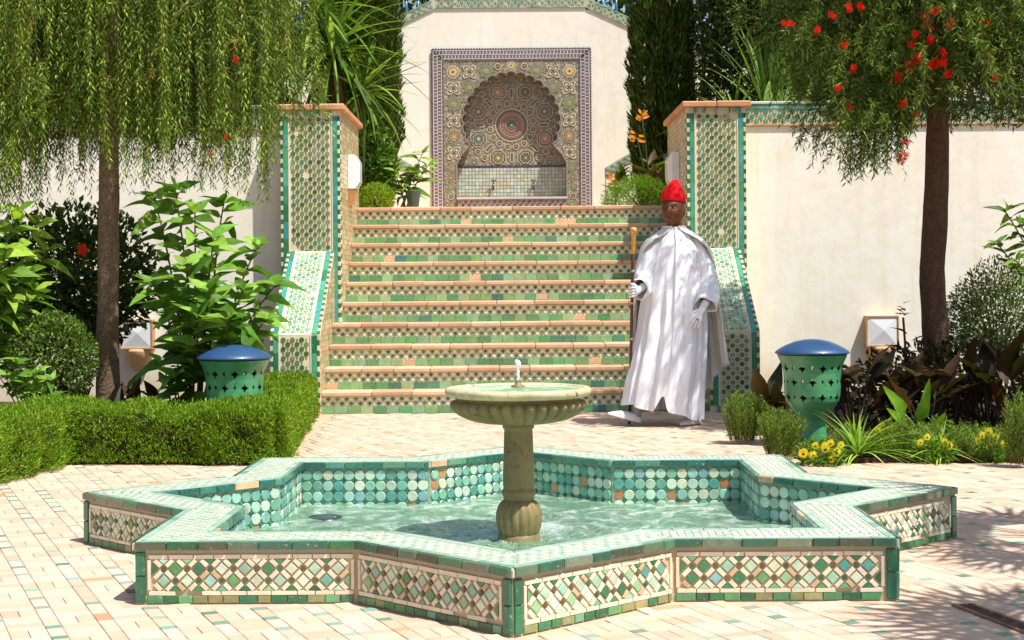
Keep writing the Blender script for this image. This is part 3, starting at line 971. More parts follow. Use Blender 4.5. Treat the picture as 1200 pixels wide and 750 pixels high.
# ------------------------------------------------------------------ rear wall with the mosaic niche
YR = 20.0
PX = 93.56
def nz(v): return CAM_H + (HORIZON - v) / PX
rear = thing('rear_wall', (0.01, YR, 1.842), 'cream wall with a gabled tiled top holding the scalloped mosaic niche', 'wall')
xl, xr, zt, zb = -.985, 1.005, nz(57.2), 1.842
zw = nz(9.5)
m = MB()
m.box((-9, YR, 1.5), (xl, YR + .5, 1.842 + .0), (1, 1, 1))
def gable(xa, za, xb, zb_):
    m.add([(xa, YR, 1.845), (xb, YR, 1.845), (xb, YR, zb_), (xa, YR, za), (xa, YR + .5, 1.845), (xb, YR + .5, 1.845), (xb, YR + .5, zb_), (xa, YR + .5, za)],
          [(0, 1, 2, 3), (5, 4, 7, 6), (3, 2, 6, 7), (4, 0, 3, 7), (1, 5, 6, 2)], (1, 1, 1))
xg0, xg1 = -.93, .95
sl = .47
gable(xl, zw - .0 - (xg0 - xl) * sl, xg0, zw) if xl < xg0 else None
gable(-6.5, zw - (xg0 + 2.6) * sl, -2.6, zw - (xg0 + 2.6) * sl); gable(-2.6, zw - (xg0 + 2.6) * sl, xl, zw - (xg0 - xl) * sl)
gable(xr, zw - (xr - xg1) * sl, 2.6, zw - (2.6 - xg1) * sl); gable(2.6, zw - (2.6 - xg1) * sl, 6.5, zw - (2.6 - xg1) * sl)
m.box((xg0, YR, zt), (xg1, YR + .5, zw)); m.box((xl, YR + .001, zt), (xg0, YR + .5, zw - (xg0 - xl) * sl - .002)); m.box((xg1, YR + .001, zt), (xr, YR + .5, zw - (xr - xg1) * sl - .002))
m.build('plaster_face', M['plaster'], rear)
# tiled band along the top
band, bmos = MB(), MB()
FRZ = [lin(126, 166, 140), lin(150, 180, 150), lin(108, 150, 128), lin(170, 186, 156)]
def top_band(xa, za, xb, zb_):
    h = .128
    a_, b_ = V3(xa, YR - .012, za), V3(xb, YR - .012, zb_)
    for (q0, q1, y0_, y1_) in ((0, h, YR - .012, YR + .51),):
        V = []
        for y_ in (y0_, y1_):
            V += [(xa, y_, za + q0), (xb, y_, zb_ + q0), (xb, y_, zb_ + q1), (xa, y_, za + q1)]
        band.add(V, [(0, 1, 2, 3), (5, 4, 7, 6), (3, 2, 6, 7), (1, 0, 4, 5), (4, 0, 3, 7), (1, 5, 6, 2)], lin(196, 192, 160))
    X = unit(b_ - a_); Yd = np.cross(V3(0, -1, 0), X)
    L = np.linalg.norm(b_ - a_)
    octa_field(bmos, a_ + Yd * .02, X, Yd, (0, -1, 0), L, .088, .042, FRZ, .02)
    n = int(L / .1)
    for k in range(n):
        for zz in (.009, .117):
            bmos.tile(a_ + X * ((k + .5) * L / n) + Yd * zz * (1 / math.sqrt(1 + ((zb_ - za) / (xb - xa)) ** 2)), X, Yd, (0, -1, 0), rect(L / n - .003, .014), .006, .001, pick(FRZ, .15))
top_band(xg0, zw, xg1, zw); top_band(-2.6, zw - (xg0 + 2.6) * sl, xg0 - .001, zw); top_band(xg1 + .001, zw, 2.6, zw - (2.6 - xg1) * sl)
band.build('band_bed', M['grout'], rear); bmos.build('band_mosaic', M['glaze_far'], rear, kind='stuff')

# the panel: one plate with a scalloped opening
cx, cz, rl = .009, nz(141.5), .565
n_l, a0, a1 = 19, math.radians(-28), math.radians(208)
arch = []
for k in range(n_l):
    t0, t1 = a0 + (a1 - a0) * k / n_l, a0 + (a1 - a0) * (k + 1) / n_l
    p0, p1 = V3(math.cos(t0), math.sin(t0)) * rl, V3(math.cos(t1), math.sin(t1)) * rl
    mid_, e = (p0 + p1) / 2, (p1 - p0) / 2
    nrm = unit(mid_)
    for s_ in range(7):
        a_ = PI * s_ / 7
        w = p0 if s_ == 0 else mid_ - e * math.cos(a_) + nrm * np.linalg.norm(e) * .85 * math.sin(a_)
        arch.append(tuple(w))
arch.append((math.cos(a1) * rl, math.sin(a1) * rl))
right = [(.68, nz(231) - cz), (.68, nz(192) - cz), (.655, nz(186) - cz), (.62, nz(181) - cz), (.58, nz(177) - cz), (.535, nz(172.5) - cz)]
outline = right + arch + [(-x, z) for x, z in right[::-1]]
outline = [(x + cx, z + cz) for x, z in outline]
poly = [(xl, zb), (xl, zt), (xr, zt), (xr, zb), (outline[0][0], zb)] + outline + [(outline[-1][0], zb)]
from mathutils.geometry import tessellate_polygon
YP = YR - .015
m = MB()
tris = tessellate_polygon([[Vector((x, z, 0)) for x, z in poly]])
m.add([(x, YP, z) for x, z in poly], [tuple(t) for t in tris])
m.build('niche_panel', M['chips'], rear)
m = MB()
YB = YR + .19
m.loft([[(x, YP, z) for x, z in outline], [(x, YB, z) for x, z in outline]], lin(120, 104, 84), closed=False, smooth=False)
m.build('niche_reveal', M['glaze_far'], rear)
m = MB()
for k, (A, Bq) in enumerate(zip(outline[:-1], outline[1:])):    # raised lip round the scallops
    A, Bq = V3(*A), V3(*Bq)
    d_ = Bq - A; L_ = np.linalg.norm(d_)
    if L_ < 1e-4: continue
    d_ /= L_; nn_ = V3(d_[1], -d_[0])
    pts = [(A[0], YP, A[1]), (Bq[0], YP, Bq[1]), (Bq[0] + nn_[0] * .017, YP, Bq[1] + nn_[1] * .017), (A[0] + nn_[0] * .017, YP, A[1] + nn_[1] * .017)]
    f = [(x, y - .012, z) for x, y, z in pts]
    m.add(pts + f, [(4, 5, 6, 7), (0, 1, 5, 4), (2, 3, 7, 6)], lin(150, 136, 124))
m.build('scalloped_lip', M['glaze_far'], rear)
m = MB(); m.plate((cx - .72, YB, 2.0), (1, 0, 0), (0, 0, 1), 1.44, 1.9, (1, 1, 1)); m.build('niche_back', M['chips'], rear)
# lower back: pale green grid tiles
mb = MB()
zlo, zhi = nz(233), nz(195)
n = int(1.36 / .043); r_ = int((zhi - zlo) / .043)
mb.plate((cx - .68, YB - .003, zlo), (1, 0, 0), (0, 0, 1), 1.36, zhi - zlo, lin(150, 154, 132))
for i in range(n):
    for j in range(r_):
        mid_worn = math.sin(i * .9 + j * .7) + math.sin(i * .33 - j * 1.1 + 1) > 1.05 and j < 6
        c = jit(lin(200, 186, 150), .10) if mid_worn else pick([lin(190, 198, 180), lin(182, 190, 170), lin(200, 206, 188)], .1)
        mb.tile((cx - .68 + (i + .5) * 1.36 / n, YB - .003, zlo + (j + .5) * (zhi - zlo) / r_), (1, 0, 0), Z, (0, -1, 0), rect(.037, .037), .005, .001, c)
mb.build('splashback_tiles', M['glaze_far'], rear, kind='stuff')
mb = MB()
PUR, WHI = lin(84, 76, 96), lin(198, 188, 176)
for k in range(34): mb.tile((cx - .66 + k * .04, YB - .004, nz(193.6)), (1, 0, 0), Z, (0, -1, 0), rect(.036, .026), .008, .001, jit(PUR if k % 2 else lin(60, 60, 90), .2))
mb.build('dark_border', M['glaze_far'], rear, kind='stuff')

# motif meshes
def polar(mb, fo, fi, z0, z1, c, n=48):
    th = np.linspace(0, 2 * PI, n, endpoint=False)
    ro = np.array([fo(t) for t in th]); ri = np.array([fi(t) for t in th])
    mk = lambda r, z: np.stack([r * np.cos(th), r * np.sin(th), np.full(n, z)], 1)
    if ri.max() < 1e-6:
        mb.loft([mk(ro, z0), mk(ro, z1)], c, smooth=False, cap1=True)
    else:
        mb.loft([mk(ro, z0), mk(ro, z1), mk(ri, z1), mk(ri, z0)], c, smooth=False)
K = lambda r: (lambda t: r)
st8 = lambda r, d, n=8, ph=0: (lambda t: r * (1 + d * math.cos(n * t + ph)))
CRM, OLV, GRN, ORG, BRN, TEA, PNK = lin(198, 184, 154), lin(118, 112, 86), lin(88, 104, 88), lin(186, 138, 90), lin(108, 88, 70), lin(98, 118, 112), lin(150, 112, 102)
def mk_rosette(name, layers, n=48):
    mb = MB()
    for k, (fo, fi, c) in enumerate(layers):
        polar(mb, fo, fi, 0, .003 + .0016 * (k + 1), c, n)
    return mb.mesh(name, M['glaze_far'])
ROS = [mk_rosette('rosette', [(K(.108), K(0), OLV), (st8(.106, .05), st8(.096, .05), CRM), (st8(.088, .06), st8(.078, .06), BRN), (st8(.072, .10), st8(.062, .1), CRM), (st8(.052, .2), K(0), cA), (K(.02), K(0), cB)]) for cA, cB in ((ORG, CRM), (GRN, ORG), (lin(140, 120, 70), CRM), (TEA, CRM))]
RING = mk_rosette('ring_motif', [(K(.046), K(0), BRN), (K(.044), K(.032), CRM), (K(.022), K(0), OLV), (K(.009), K(0), ORG)], 24)
crs = lambda r, d: (lambda t: r * (1 - d * math.cos(4 * t)))
CROSS = mk_rosette('cross_motif', [(crs(.086, .30), K(0), OLV), (crs(.084, .30), crs(.066, .32), CRM), (crs(.044, .42), crs(.03, .4), lin(228, 212, 176)), (K(.016), K(0), BRN)], 64)
SUNB = mk_rosette('sunburst_motif', [(st8(.082, .12, 16), K(0), CRM), (K(.062), K(.055), BRN), (st8(.052, .08, 16), K(0), lin(214, 184, 120)), (K(.013), K(0), lin(50, 44, 40))], 64)
FLOW = mk_rosette('flower_motif', [(st8(.088, .14), K(0), lin(124, 132, 98)), (st8(.07, .15), st8(.058, .15), lin(150, 150, 112)), (K(.034), st8(.02, .2), lin(176, 160, 116)), (st8(.022, .2), K(0), ORG)], 64)
CAPS = mk_rosette('bar_motif', [(lambda t: min(.03 / max(abs(math.sin(t)), 1e-3), .072), K(0), BRN), (lambda t: min(.026 / max(abs(math.sin(t)), 1e-3), .068), lambda t: min(.015 / max(abs(math.sin(t)), 1e-3), .055), CRM)], 40)
MED = mk_rosette('medallion', [(K(.215), K(0), lin(124, 100, 78)), (st8(.212, .02, 24), K(.196), CRM), (st8(.19, .03, 24), K(.172), lin(110, 96, 74)), (st8(.168, .03, 24), K(.15), PNK), (K(.146), K(.138), lin(196, 176, 150)), (st8(.13, .05, 16), K(.10), PNK), (K(.098), K(.09), lin(120, 92, 84)), (st8(.088, .07, 16), st8(.066, .07, 16), lin(172, 124, 104)), (st8(.058, .1, 12), K(0), TEA), (K(.03), K(.02), lin(70, 86, 90)), (K(.012), K(0), CRM)], 72)
FX = ((1, 0, 0), (0, 0, 1), (0, -1, 0))
def pm(me, u, v, y, rot=0.0, sc_=1.0):
    X = Vector((math.cos(rot), 0, math.sin(rot))); Yv = Vector((-math.sin(rot), 0, math.cos(rot)))
    inst(me.name.split('.')[0], me, rear, ((u - 600) / PX, y, nz(v)), X, Yv, Vector((0, -1, 0)), (sc_,) * 3)
for s_ in (-1, 1):
    f = lambda du: 601 + s_ * du
    pm(SUNB, f(68.2), 84, YP); pm(CROSS, f(48.8), 84, YP); pm(FLOW, f(29.5), 83.5, YP); pm(RING, f(15.5), 78, YP)
    pm(CROSS, f(67.6), 103, YP); pm(FLOW, f(49), 102.5, YP, 0, .85); pm(FLOW, f(67.6), 122, YP); pm(RING, f(56), 116, YP, 0, .7)
    pm(CROSS, f(67.6), 141, YP); pm(ROS[0], f(67.4), 160, YP, .2, .78); pm(CROSS, f(67.6), 179, YP)
    pm(FLOW, f(69.8), 197, YP, 0, .6); pm(ROS[2], f(71.5), 208, YP, 0, .5); pm(FLOW, f(71.5), 219, YP, 0, .5); pm(RING, f(71.5), 230, YP, 0, .9); pm(FLOW, f(70), 240, YP, 0, .5)
pm(SUNB, 601, 77, YP, 0, .7)
pm(MED, 601, 145, YB)
for k in range(16): pm(RING, 601 + 26 * math.cos((k + .5) * PI / 8), 145 + 26 * math.sin((k + .5) * PI / 8), YB, 0, .95)
for k in range(8):
    a_ = (k + .5) * PI / 4
    pm(ROS[(0, 1, 2, 3, 2, 0, 1, 3)[k]], 601 + 42.5 * math.cos(a_), 145 + 42 * math.sin(a_), YB, PI / 8)
    a_ = k * PI / 4
    pm(CAPS, 601 + 38 * math.cos(a_), 145 + 38 * math.sin(a_), YB, -a_)
for s_ in (-1, 1):
    pm(RING, 601 + s_ * 32, 183, YB); pm(ROS[3], 601 + s_ * 45, 189, YB, 0, .62); pm(RING, 601 + s_ * 40, 176, YB, 0, .85)
# striped border of the panel
mb = MB()
def frame_pts(o_):                                            # left, top, right runs at inset o_
    return [((xl + o_, zb), (xl + o_, zt - o_)), ((xl + o_, zt - o_), (xr - o_, zt - o_)), ((xr - o_, zt - o_), (xr - o_, zb))]
def run(o_, w, pitch, c0, c1, th, solid=False, gap=.3):
    for (A, Bq) in frame_pts(o_ + w / 2):
        A, Bq = V3(A[0], YP, A[1]), V3(Bq[0], YP, Bq[1])
        d_ = unit(Bq - A); L_ = np.linalg.norm(Bq - A); nn_ = np.cross(V3(0, -1, 0), d_)
        if solid:
            mb.tile((A + Bq) / 2, d_, nn_, (0, -1, 0), rect(L_ + w * .9, w), th, .001, c0)
        else:
            n = int(L_ / pitch)
            for k in range(n):
                mb.tile(A + d_ * ((k + .5) * L_ / n), d_, nn_, (0, -1, 0), rect(L_ / n * (1 - gap), w), th, .001, jit(c0 if k % 2 else c1, .15))
run(0, .15, 0, lin(150, 132, 132), None, .003, True)
run(-.008, .02, .034, PUR, lin(100, 84, 90), .010, gap=.4)
run(.014, .012, 0, lin(206, 196, 192), None, .008, True)
run(.030, .034, .021, lin(116, 98, 108), WHI, .007, gap=.35)
run(.066, .010, 0, lin(206, 196, 192), None, .008, True)
run(.080, .034, .021, WHI, lin(112, 94, 104), .007, gap=.35)
run(.117, .012, 0, lin(196, 184, 180), None, .008, True)
run(.133, .015, .03, PUR, lin(150, 110, 80), .008, gap=.25)
mb.build('striped_border', M['glaze_far'], rear, kind='stuff')
# trough under the niche
m = MB(); m.box((cx - .675, YP - .05, 1.845), (cx + .675, YB - .006, nz(233.5)), lin(170, 156, 140)); m.box((cx - .69, YP - .065, nz(233.4)), (cx + .69, YP + .09, nz(231)), lin(206, 196, 190))
m.build('trough', M['grout'], rear)
mb = MB()
octa_field(mb, (cx - .67, YP - .05, 1.85), (1, 0, 0), Z, (0, -1, 0), 1.34, nz(233.4) - 1.86, .036, [lin(92, 80, 98), lin(110, 96, 108), lin(84, 72, 90)], 0, False)
mb.build('trough_mosaic', M['glaze_far'], rear, kind='stuff')
for u in (579, 626):
    m = MB(); x = (u - 600) / PX; z = nz(214)
    m.tube([(x, YB - .01, z), (x, YB - .06, z), (x, YB - .10, z - .01), (x, YB - .115, z - .05), (x, YB - .116, z - .09)], [.013, .013, .012, .012, .014], 10, lin(66, 58, 50))
    m.tube([(x - .03, YB - .05, z + .035), (x, YB - .05, z + .045), (x + .03, YB - .05, z + .035)], .008, 8, lin(66, 58, 50)); m.tube([(x, YB - .05, z), (x, YB - .05, z + .045)], .009, 8, lin(66, 58, 50))
    m.lathe((x, 0, 0), [(.001, 0), (.001, 0.001)], 4, lin(66, 58, 50))
    tp = m.build('brass_tap', M['metal'], rear)

# parapets of the side flights in front of it
def parapet(xs, sg, label):
    t = thing('sloped_parapet', (xs, 19.2, 1.842), label, 'wall', 'sloping parapets of the upper flights')
    z0, sl_ = nz(210) + .02, .58
    z0 = CAM_H + (HORIZON - 208) / F_PX * 19.2
    x1 = xs + sg * 2.2; z1 = z0 + 2.2 * sl_
    m = MB()
    V = [(xs, 19.2, 1.845), (x1, 19.2, 1.845), (x1, 19.2, z1), (xs, 19.2, z0)]
    V += [(x, y + .25, z) for x, y, z in V]
    m.add(V, [(0, 1, 2, 3), (5, 4, 7, 6), (3, 2, 6, 7), (0, 3, 7, 4), (1, 5, 6, 2)])
    m.build('plaster_face', M['plaster'], t)
    m, mb = MB(), MB()
    h = .115
    V = [(xs, 19.19, z0), (x1, 19.19, z1), (x1, 19.19, z1 + h), (xs, 19.19, z0 + h)]
    V += [(x, 19.46, z) for x, y, z in V]
    m.add(V, [(0, 1, 2, 3), (5, 4, 7, 6), (3, 2, 6, 7), (0, 3, 7, 4), (1, 5, 6, 2)], lin(170, 178, 150)); m.build('band_bed', M['grout'], t)
    a_, b_ = (V3(xs, 19.19, z0), V3(x1, 19.19, z1)) if sg > 0 else (V3(x1, 19.19, z1), V3(xs, 19.19, z0))
    X = unit(b_ - a_); Yd = np.cross(V3(0, -1, 0), X)
    octa_field(mb, a_ + Yd * .006, X, Yd, (0, -1, 0), np.linalg.norm(b_ - a_), .09, .042, FRZ, .02)
    mb.build('band_mosaic', M['glaze_far'], t, kind='stuff')
parapet(-1.115, -1, 'sloping tile-topped parapet behind the plants left of the niche')
parapet(1.14, 1, 'sloping tile-topped parapet between the niche and right cypress')

# turquoise railings higher up
def railing(xa, xb, z0, label):
    t = thing('turquoise_railing', ((xa + xb) / 2, 22.0, z0), label, 'railing', 'turquoise railings of the top terrace')
    TQ = lin(58, 128, 140)
    for zz in (z0 + .10, z0 + .95):
        m = MB(); m.bevbox((xa, 21.97, zz), (xb, 22.03, zz + .06), .01, jit(TQ, .1)); m.build('rail', M['ceramic'], t)
    n = int((xb - xa) / .16); me = None
    for k in range(n + 1):
        if me is None:
            m = MB(); m.lathe((0, 0, 0), [(.018, 0), (.018, .2), (.03, .3), (.018, .4), (.03, .55), (.018, .65), (.018, .79)], 8, TQ, cap0=True, cap1=True); me = m.mesh('baluster', M['ceramic'])
        inst('baluster', me, t, (xa + (xb - xa) * k / n, 22.0, z0 + .161))
railing(-6.8, -1.1, 4.05, 'turquoise railing above the wall at the top left')
railing(1.1, 2.2, 4.05, 'turquoise railing above the gabled wall at the right')
m = MB(); m.box((-9, 20.6, 2.0), (9, 27, 3.98), (1, 1, 1)); o = m.build('top_terrace', M['soil'], None, (0, 22, 3.98)); o['kind'] = 'structure'

# wall lamps: opal glass pyramid on a terracotta corbel
def wall_lamp(u, v0, v1, label):
    Y = 14.65
    a_, b_ = at(u - 17.5, v0, Y), at(u + 17.5, v1, Y)
    t = thing('wall_lamp', ((a_.x + b_.x) / 2, Y, b_.z), label, 'wall lamp', 'white glass lamps on the garden wall')
    x0, x1, z1, z0 = a_.x, b_.x, a_.z, b_.z
    m = MB(); cxx, czz = (x0 + x1) / 2, (z0 + z1) / 2
    V = [(x0, Y - .10, z0), (x1, Y - .10, z0), (x1, Y - .10, z1), (x0, Y - .10, z1), (cxx + .01, Y - .118, czz + .01), (x0, Y - .001, z0), (x1, Y - .001, z0), (x1, Y - .001, z1), (x0, Y - .001, z1)]
    m.add(V, [(0, 1, 4), (1, 2, 4), (2, 3, 4), (3, 0, 4), (0, 3, 8, 5), (2, 1, 6, 7), (3, 2, 7, 8), (1, 0, 5, 6)], (.80, .81, .80)); m.build('glass_shade', M['glass'], t)
    m = MB()
    for (lo, hi) in (((x0 - .012, Y - .11, z0 - .012), (x0 - .001, Y - .002, z1 + .012)), ((x1 + .001, Y - .11, z0 - .012), (x1 + .012, Y - .002, z1 + .012)), ((x0 - .001, Y - .11, z1 + .001), (x1 + .001, Y - .002, z1 + .012)), ((x0 - .001, Y - .11, z0 - .012), (x1 + .001, Y - .002, z0 - .001))):
        m.box(lo, hi, lin(196, 150, 104))
    m.build('lamp_frame', M['terra'], t)
    m = MB(); rings = []
    for q_ in np.linspace(0, 1, 9):
        w = (x1 - x0) / 2 * (1.02 - .75 * q_ ** 2.2); d_ = .12 * (1 - .8 * q_ ** 1.6); z = z0 - .013 - .20 * q_
        th = np.linspace(PI, 2 * PI, 13)
        rings.append(np.stack([cxx + w * np.cos(th), Y - .002 + d_ * np.sin(th), np.full(13, z)], 1))
    m.loft(rings, lin(230, 188, 136), closed=False, cap0=True, cap1=True); m.build('corbel', M['terra'], t)
wall_lamp(162.5, 376, 407, 'white glass wall lamp on an ochre corbel behind the left trunk')
wall_lamp(1031, 371.5, 404, 'white glass wall lamp on an ochre corbel behind the canna leaves')
def side_lamp(x, sg, y, z0, z1, label):
    t = thing('pier_lamp', (x, y, z0), label, 'wall lamp', 'white lamps on the inner sides of the piers')
    a_, b_ = y - .17, y + .17
    m = MB(); xo, xi = x + sg * .075, x + sg * .007
    V = [(xo, a_, z0), (xo, b_, z0), (xo, b_, z1), (xo, a_, z1), (xi, a_, z0), (xi, b_, z0), (xi, b_, z1), (xi, a_, z1)]
    V2 = [(x + sg * .115, a_ + .06, z0 + .07), (x + sg * .115, b_ - .06, z0 + .07), (x + sg * .115, b_ - .06, z1 - .07), (x + sg * .115, a_ + .06, z1 - .07)]
    m.add(V + V2, [(8, 9, 10, 11), (0, 1, 9, 8), (1, 2, 10, 9), (2, 3, 11, 10), (3, 0, 8, 11), (4, 0, 3, 7), (1, 5, 6, 2), (3, 2, 6, 7), (0, 4, 5, 1)], (.82, .82, .8)); m.build('glass_shade', M['glass'], t)
    m = MB(); rings = []
    for q_ in np.linspace(0, 1, 7):
        th = np.linspace(-PI / 2, PI / 2, 9); w = .165 * (1 - .6 * q_ ** 2); d_ = .075 * (1 - .75 * q_ ** 1.5)
        rings.append(np.stack([x + sg * (.006 + d_ * np.cos(th)), y + w * np.sin(th), np.full(9, z0 - .004 - .15 * q_)], 1))
    m.loft(rings, lin(222, 176, 120), closed=False, cap0=True, cap1=True); m.build('corbel', M['terra'], t)
side_lamp(-1.54, 1, 15.15, 1.98, 2.30, 'white glass lamp on the inner side of the left pier')
side_lamp(1.585, -1, 15.15, 1.98, 2.30, 'white glass lamp on the right pier beside the red hat')
# ------------------------------------------------------------------ foliage helpers
def cols_of(pal, n, a=.18):
    P = np.array(pal)[NPR.randint(0, len(pal), n)]
    return P * (1 + NPR.uniform(-a, a, (n, 1))) * (1 + NPR.uniform(-a * .3, a * .3, (n, 3)))

def leaf_mesh(name, mat, shape='lance', droop=.25, fold=.18, segs=6, wave=0.0):
    """A single leaf blade one metre long along X, folded on its midrib, with a short stalk."""
    xs = np.linspace(0, 1, segs + 1)
    if shape == 'lance': w = np.sin(PI * xs ** .75) ** .9
    elif shape == 'ovate': w = np.sin(PI * xs ** .6) ** .75 * (1 - .25 * xs)
    elif shape == 'blade': w = np.minimum(1, .55 + xs * 2.2) * (1 - xs ** 3.2)
    w = np.maximum(w, .04) * .5
    V, Fs = [], []
    for x, ww in zip(xs, w):
        z = -droop * x * x
        k = wave * math.sin(x * 9)
        q = {'blade': .05, 'lance': .33, 'ovate': .55}[shape]     # width over length, so that the fold keeps its angle
        V += [(x, -ww, z + (fold * 2 + k) * ww * q), (x, 0, z), (x, ww, z + (fold * 2 - k) * ww * q)]
    for k in range(segs):
        a = 3 * k
        Fs += [(a, a + 1, a + 4, a + 3), (a + 1, a + 2, a + 5, a + 4)]
    m = MB(); m.add(V, Fs, (1, 1, 1), True)
    return m.mesh(name, mat)
OV = [leaf_mesh('leaf', M['leaf'], 'ovate', d, f, 6, w) for d, f, w in ((.2, .15, .1), (.45, .25, .2), (.05, .1, .15))]
LA = [leaf_mesh('leaf', M['leaf'], 'lance', d, f, 6, w) for d, f, w in ((.25, .2, .1), (.55, .25, .1), (.1, .12, .2))]
BL = [leaf_mesh('blade', M['leaf'], 'blade', d, .25, 9) for d in (.08, .35, .75, .95)]

def put_leaf(name, mesh, parent, p, D, L, W, color, up=(0, 0, 1)):
    X, Y, N = frame_from(D, up)
    inst(name, mesh, parent, p, X, Y, N, (L, W, L), color)

def bez(p0, p1, p2, n):
    t = np.linspace(0, 1, n)[:, None]
    p0, p1, p2 = (np.asarray(p, float) for p in (p0, p1, p2))
    return (1 - t) ** 2 * p0 + 2 * t * (1 - t) * p1 + t * t * p2

def leafy(t, base, tops, meshes, L, W, pal, per, lo=.35, stemc=lin(96, 92, 56), r=.008, up_tilt=.25, leaf_name='leaf', rosette=4, stemname='stem'):
    """Stems from the base to each top, with single leaves set spirally along them."""
    base = np.asarray(base, float)
    for tp in tops:
        tp = np.asarray(tp, float)
        ctrl = base * .55 + tp * .45 + np.array((0, 0, .22 * (tp[2] - base[2])))
        b0 = base + np.array((NPR.uniform(-.07, .07), NPR.uniform(-.06, .06), 0))
        P = bez(b0, ctrl, tp, 14)
        m = MB(); m.tube(P, np.linspace(r, r * .45, 14), 6, stemc)
        m.build(stemname, M['bark'], t)
        a0 = RND.uniform(0, 6.28)
        for k in range(per + rosette):
            f = lo + (1 - lo) * (k + .5) / per if k < per else 1.0
            i = min(13, int(f * 13)); p = P[i] + (P[min(13, i + 1)] - P[i]) * (f * 13 - i)
            a = a0 + k * 2.4 + RND.uniform(-.3, .3)
            el = up_tilt + RND.uniform(-.45, .35) + (.35 if k >= per else 0)
            D = (math.cos(a) * math.cos(el), math.sin(a) * math.cos(el), math.sin(el))
            s = RND.uniform(.65, 1.1) * (1 if k < per else .7)
            put_leaf(leaf_name, RND.choice(meshes), t, p, D, L * s, W * s, jit(RND.choice(pal), .2), (RND.uniform(-.5, .6), RND.uniform(-1.1, -.1), 1))

def blob_points(cen, rad, n, lump=.22, shell=.55, flat=None):
    """Points through a lumpy ellipsoid, thicker towards its surface, with their outward directions."""
    d = unit(NPR.normal(0, 1, (n, 3)))
    q = np.zeros(n)
    for k in range(7):
        a = unit(NPR.normal(0, 1, 3)); q += np.maximum(0, d @ a) ** 6 * NPR.uniform(-.4, 1.0)
    rr = (shell + (1 - shell) * NPR.rand(n) ** .6) * (1 + lump * q)
    return np.asarray(cen, float) + d * rr[:, None] * np.asarray(rad, float), d

def bush(name, label, cat, cen, rad, n, L, W, pal, group=None, base=None, twigs=7, lump=.25, shell=.5, upb=.4, six=True, barkc=lin(80, 66, 46)):
    base = base if base is not None else (cen[0], cen[1], max(.03, cen[2] - rad[2]))
    t = thing(name, base, label, cat, group)
    P, d = blob_points(cen, rad, n, lump, shell)
    keep = P[:, 2] > base[2]
    P, d = P[keep], d[keep]
    D = d * .8 + NPR.normal(0, .55, d.shape) + np.array((0, 0, upb))
    m = MB(); m.leaves(P, D, NPR.uniform(.6, 1.15, len(P)) * L, NPR.uniform(.7, 1.1, len(P)) * W, cols_of(pal, len(P)), d, .1, six)
    m.build('foliage', M['foliage'], t)
    m = MB()
    for k in range(twigs):
        tip, dd = blob_points(cen, np.asarray(rad) * .85, 1, 0, .9)
        m.tube(bez(base, (cen[0], cen[1], base[2] + .3 * (tip[0][2] - base[2])), tip[0], 8), np.linspace(.012, .003, 8), 5, barkc)
    m.build('branches', M['bark'], t)
    return t

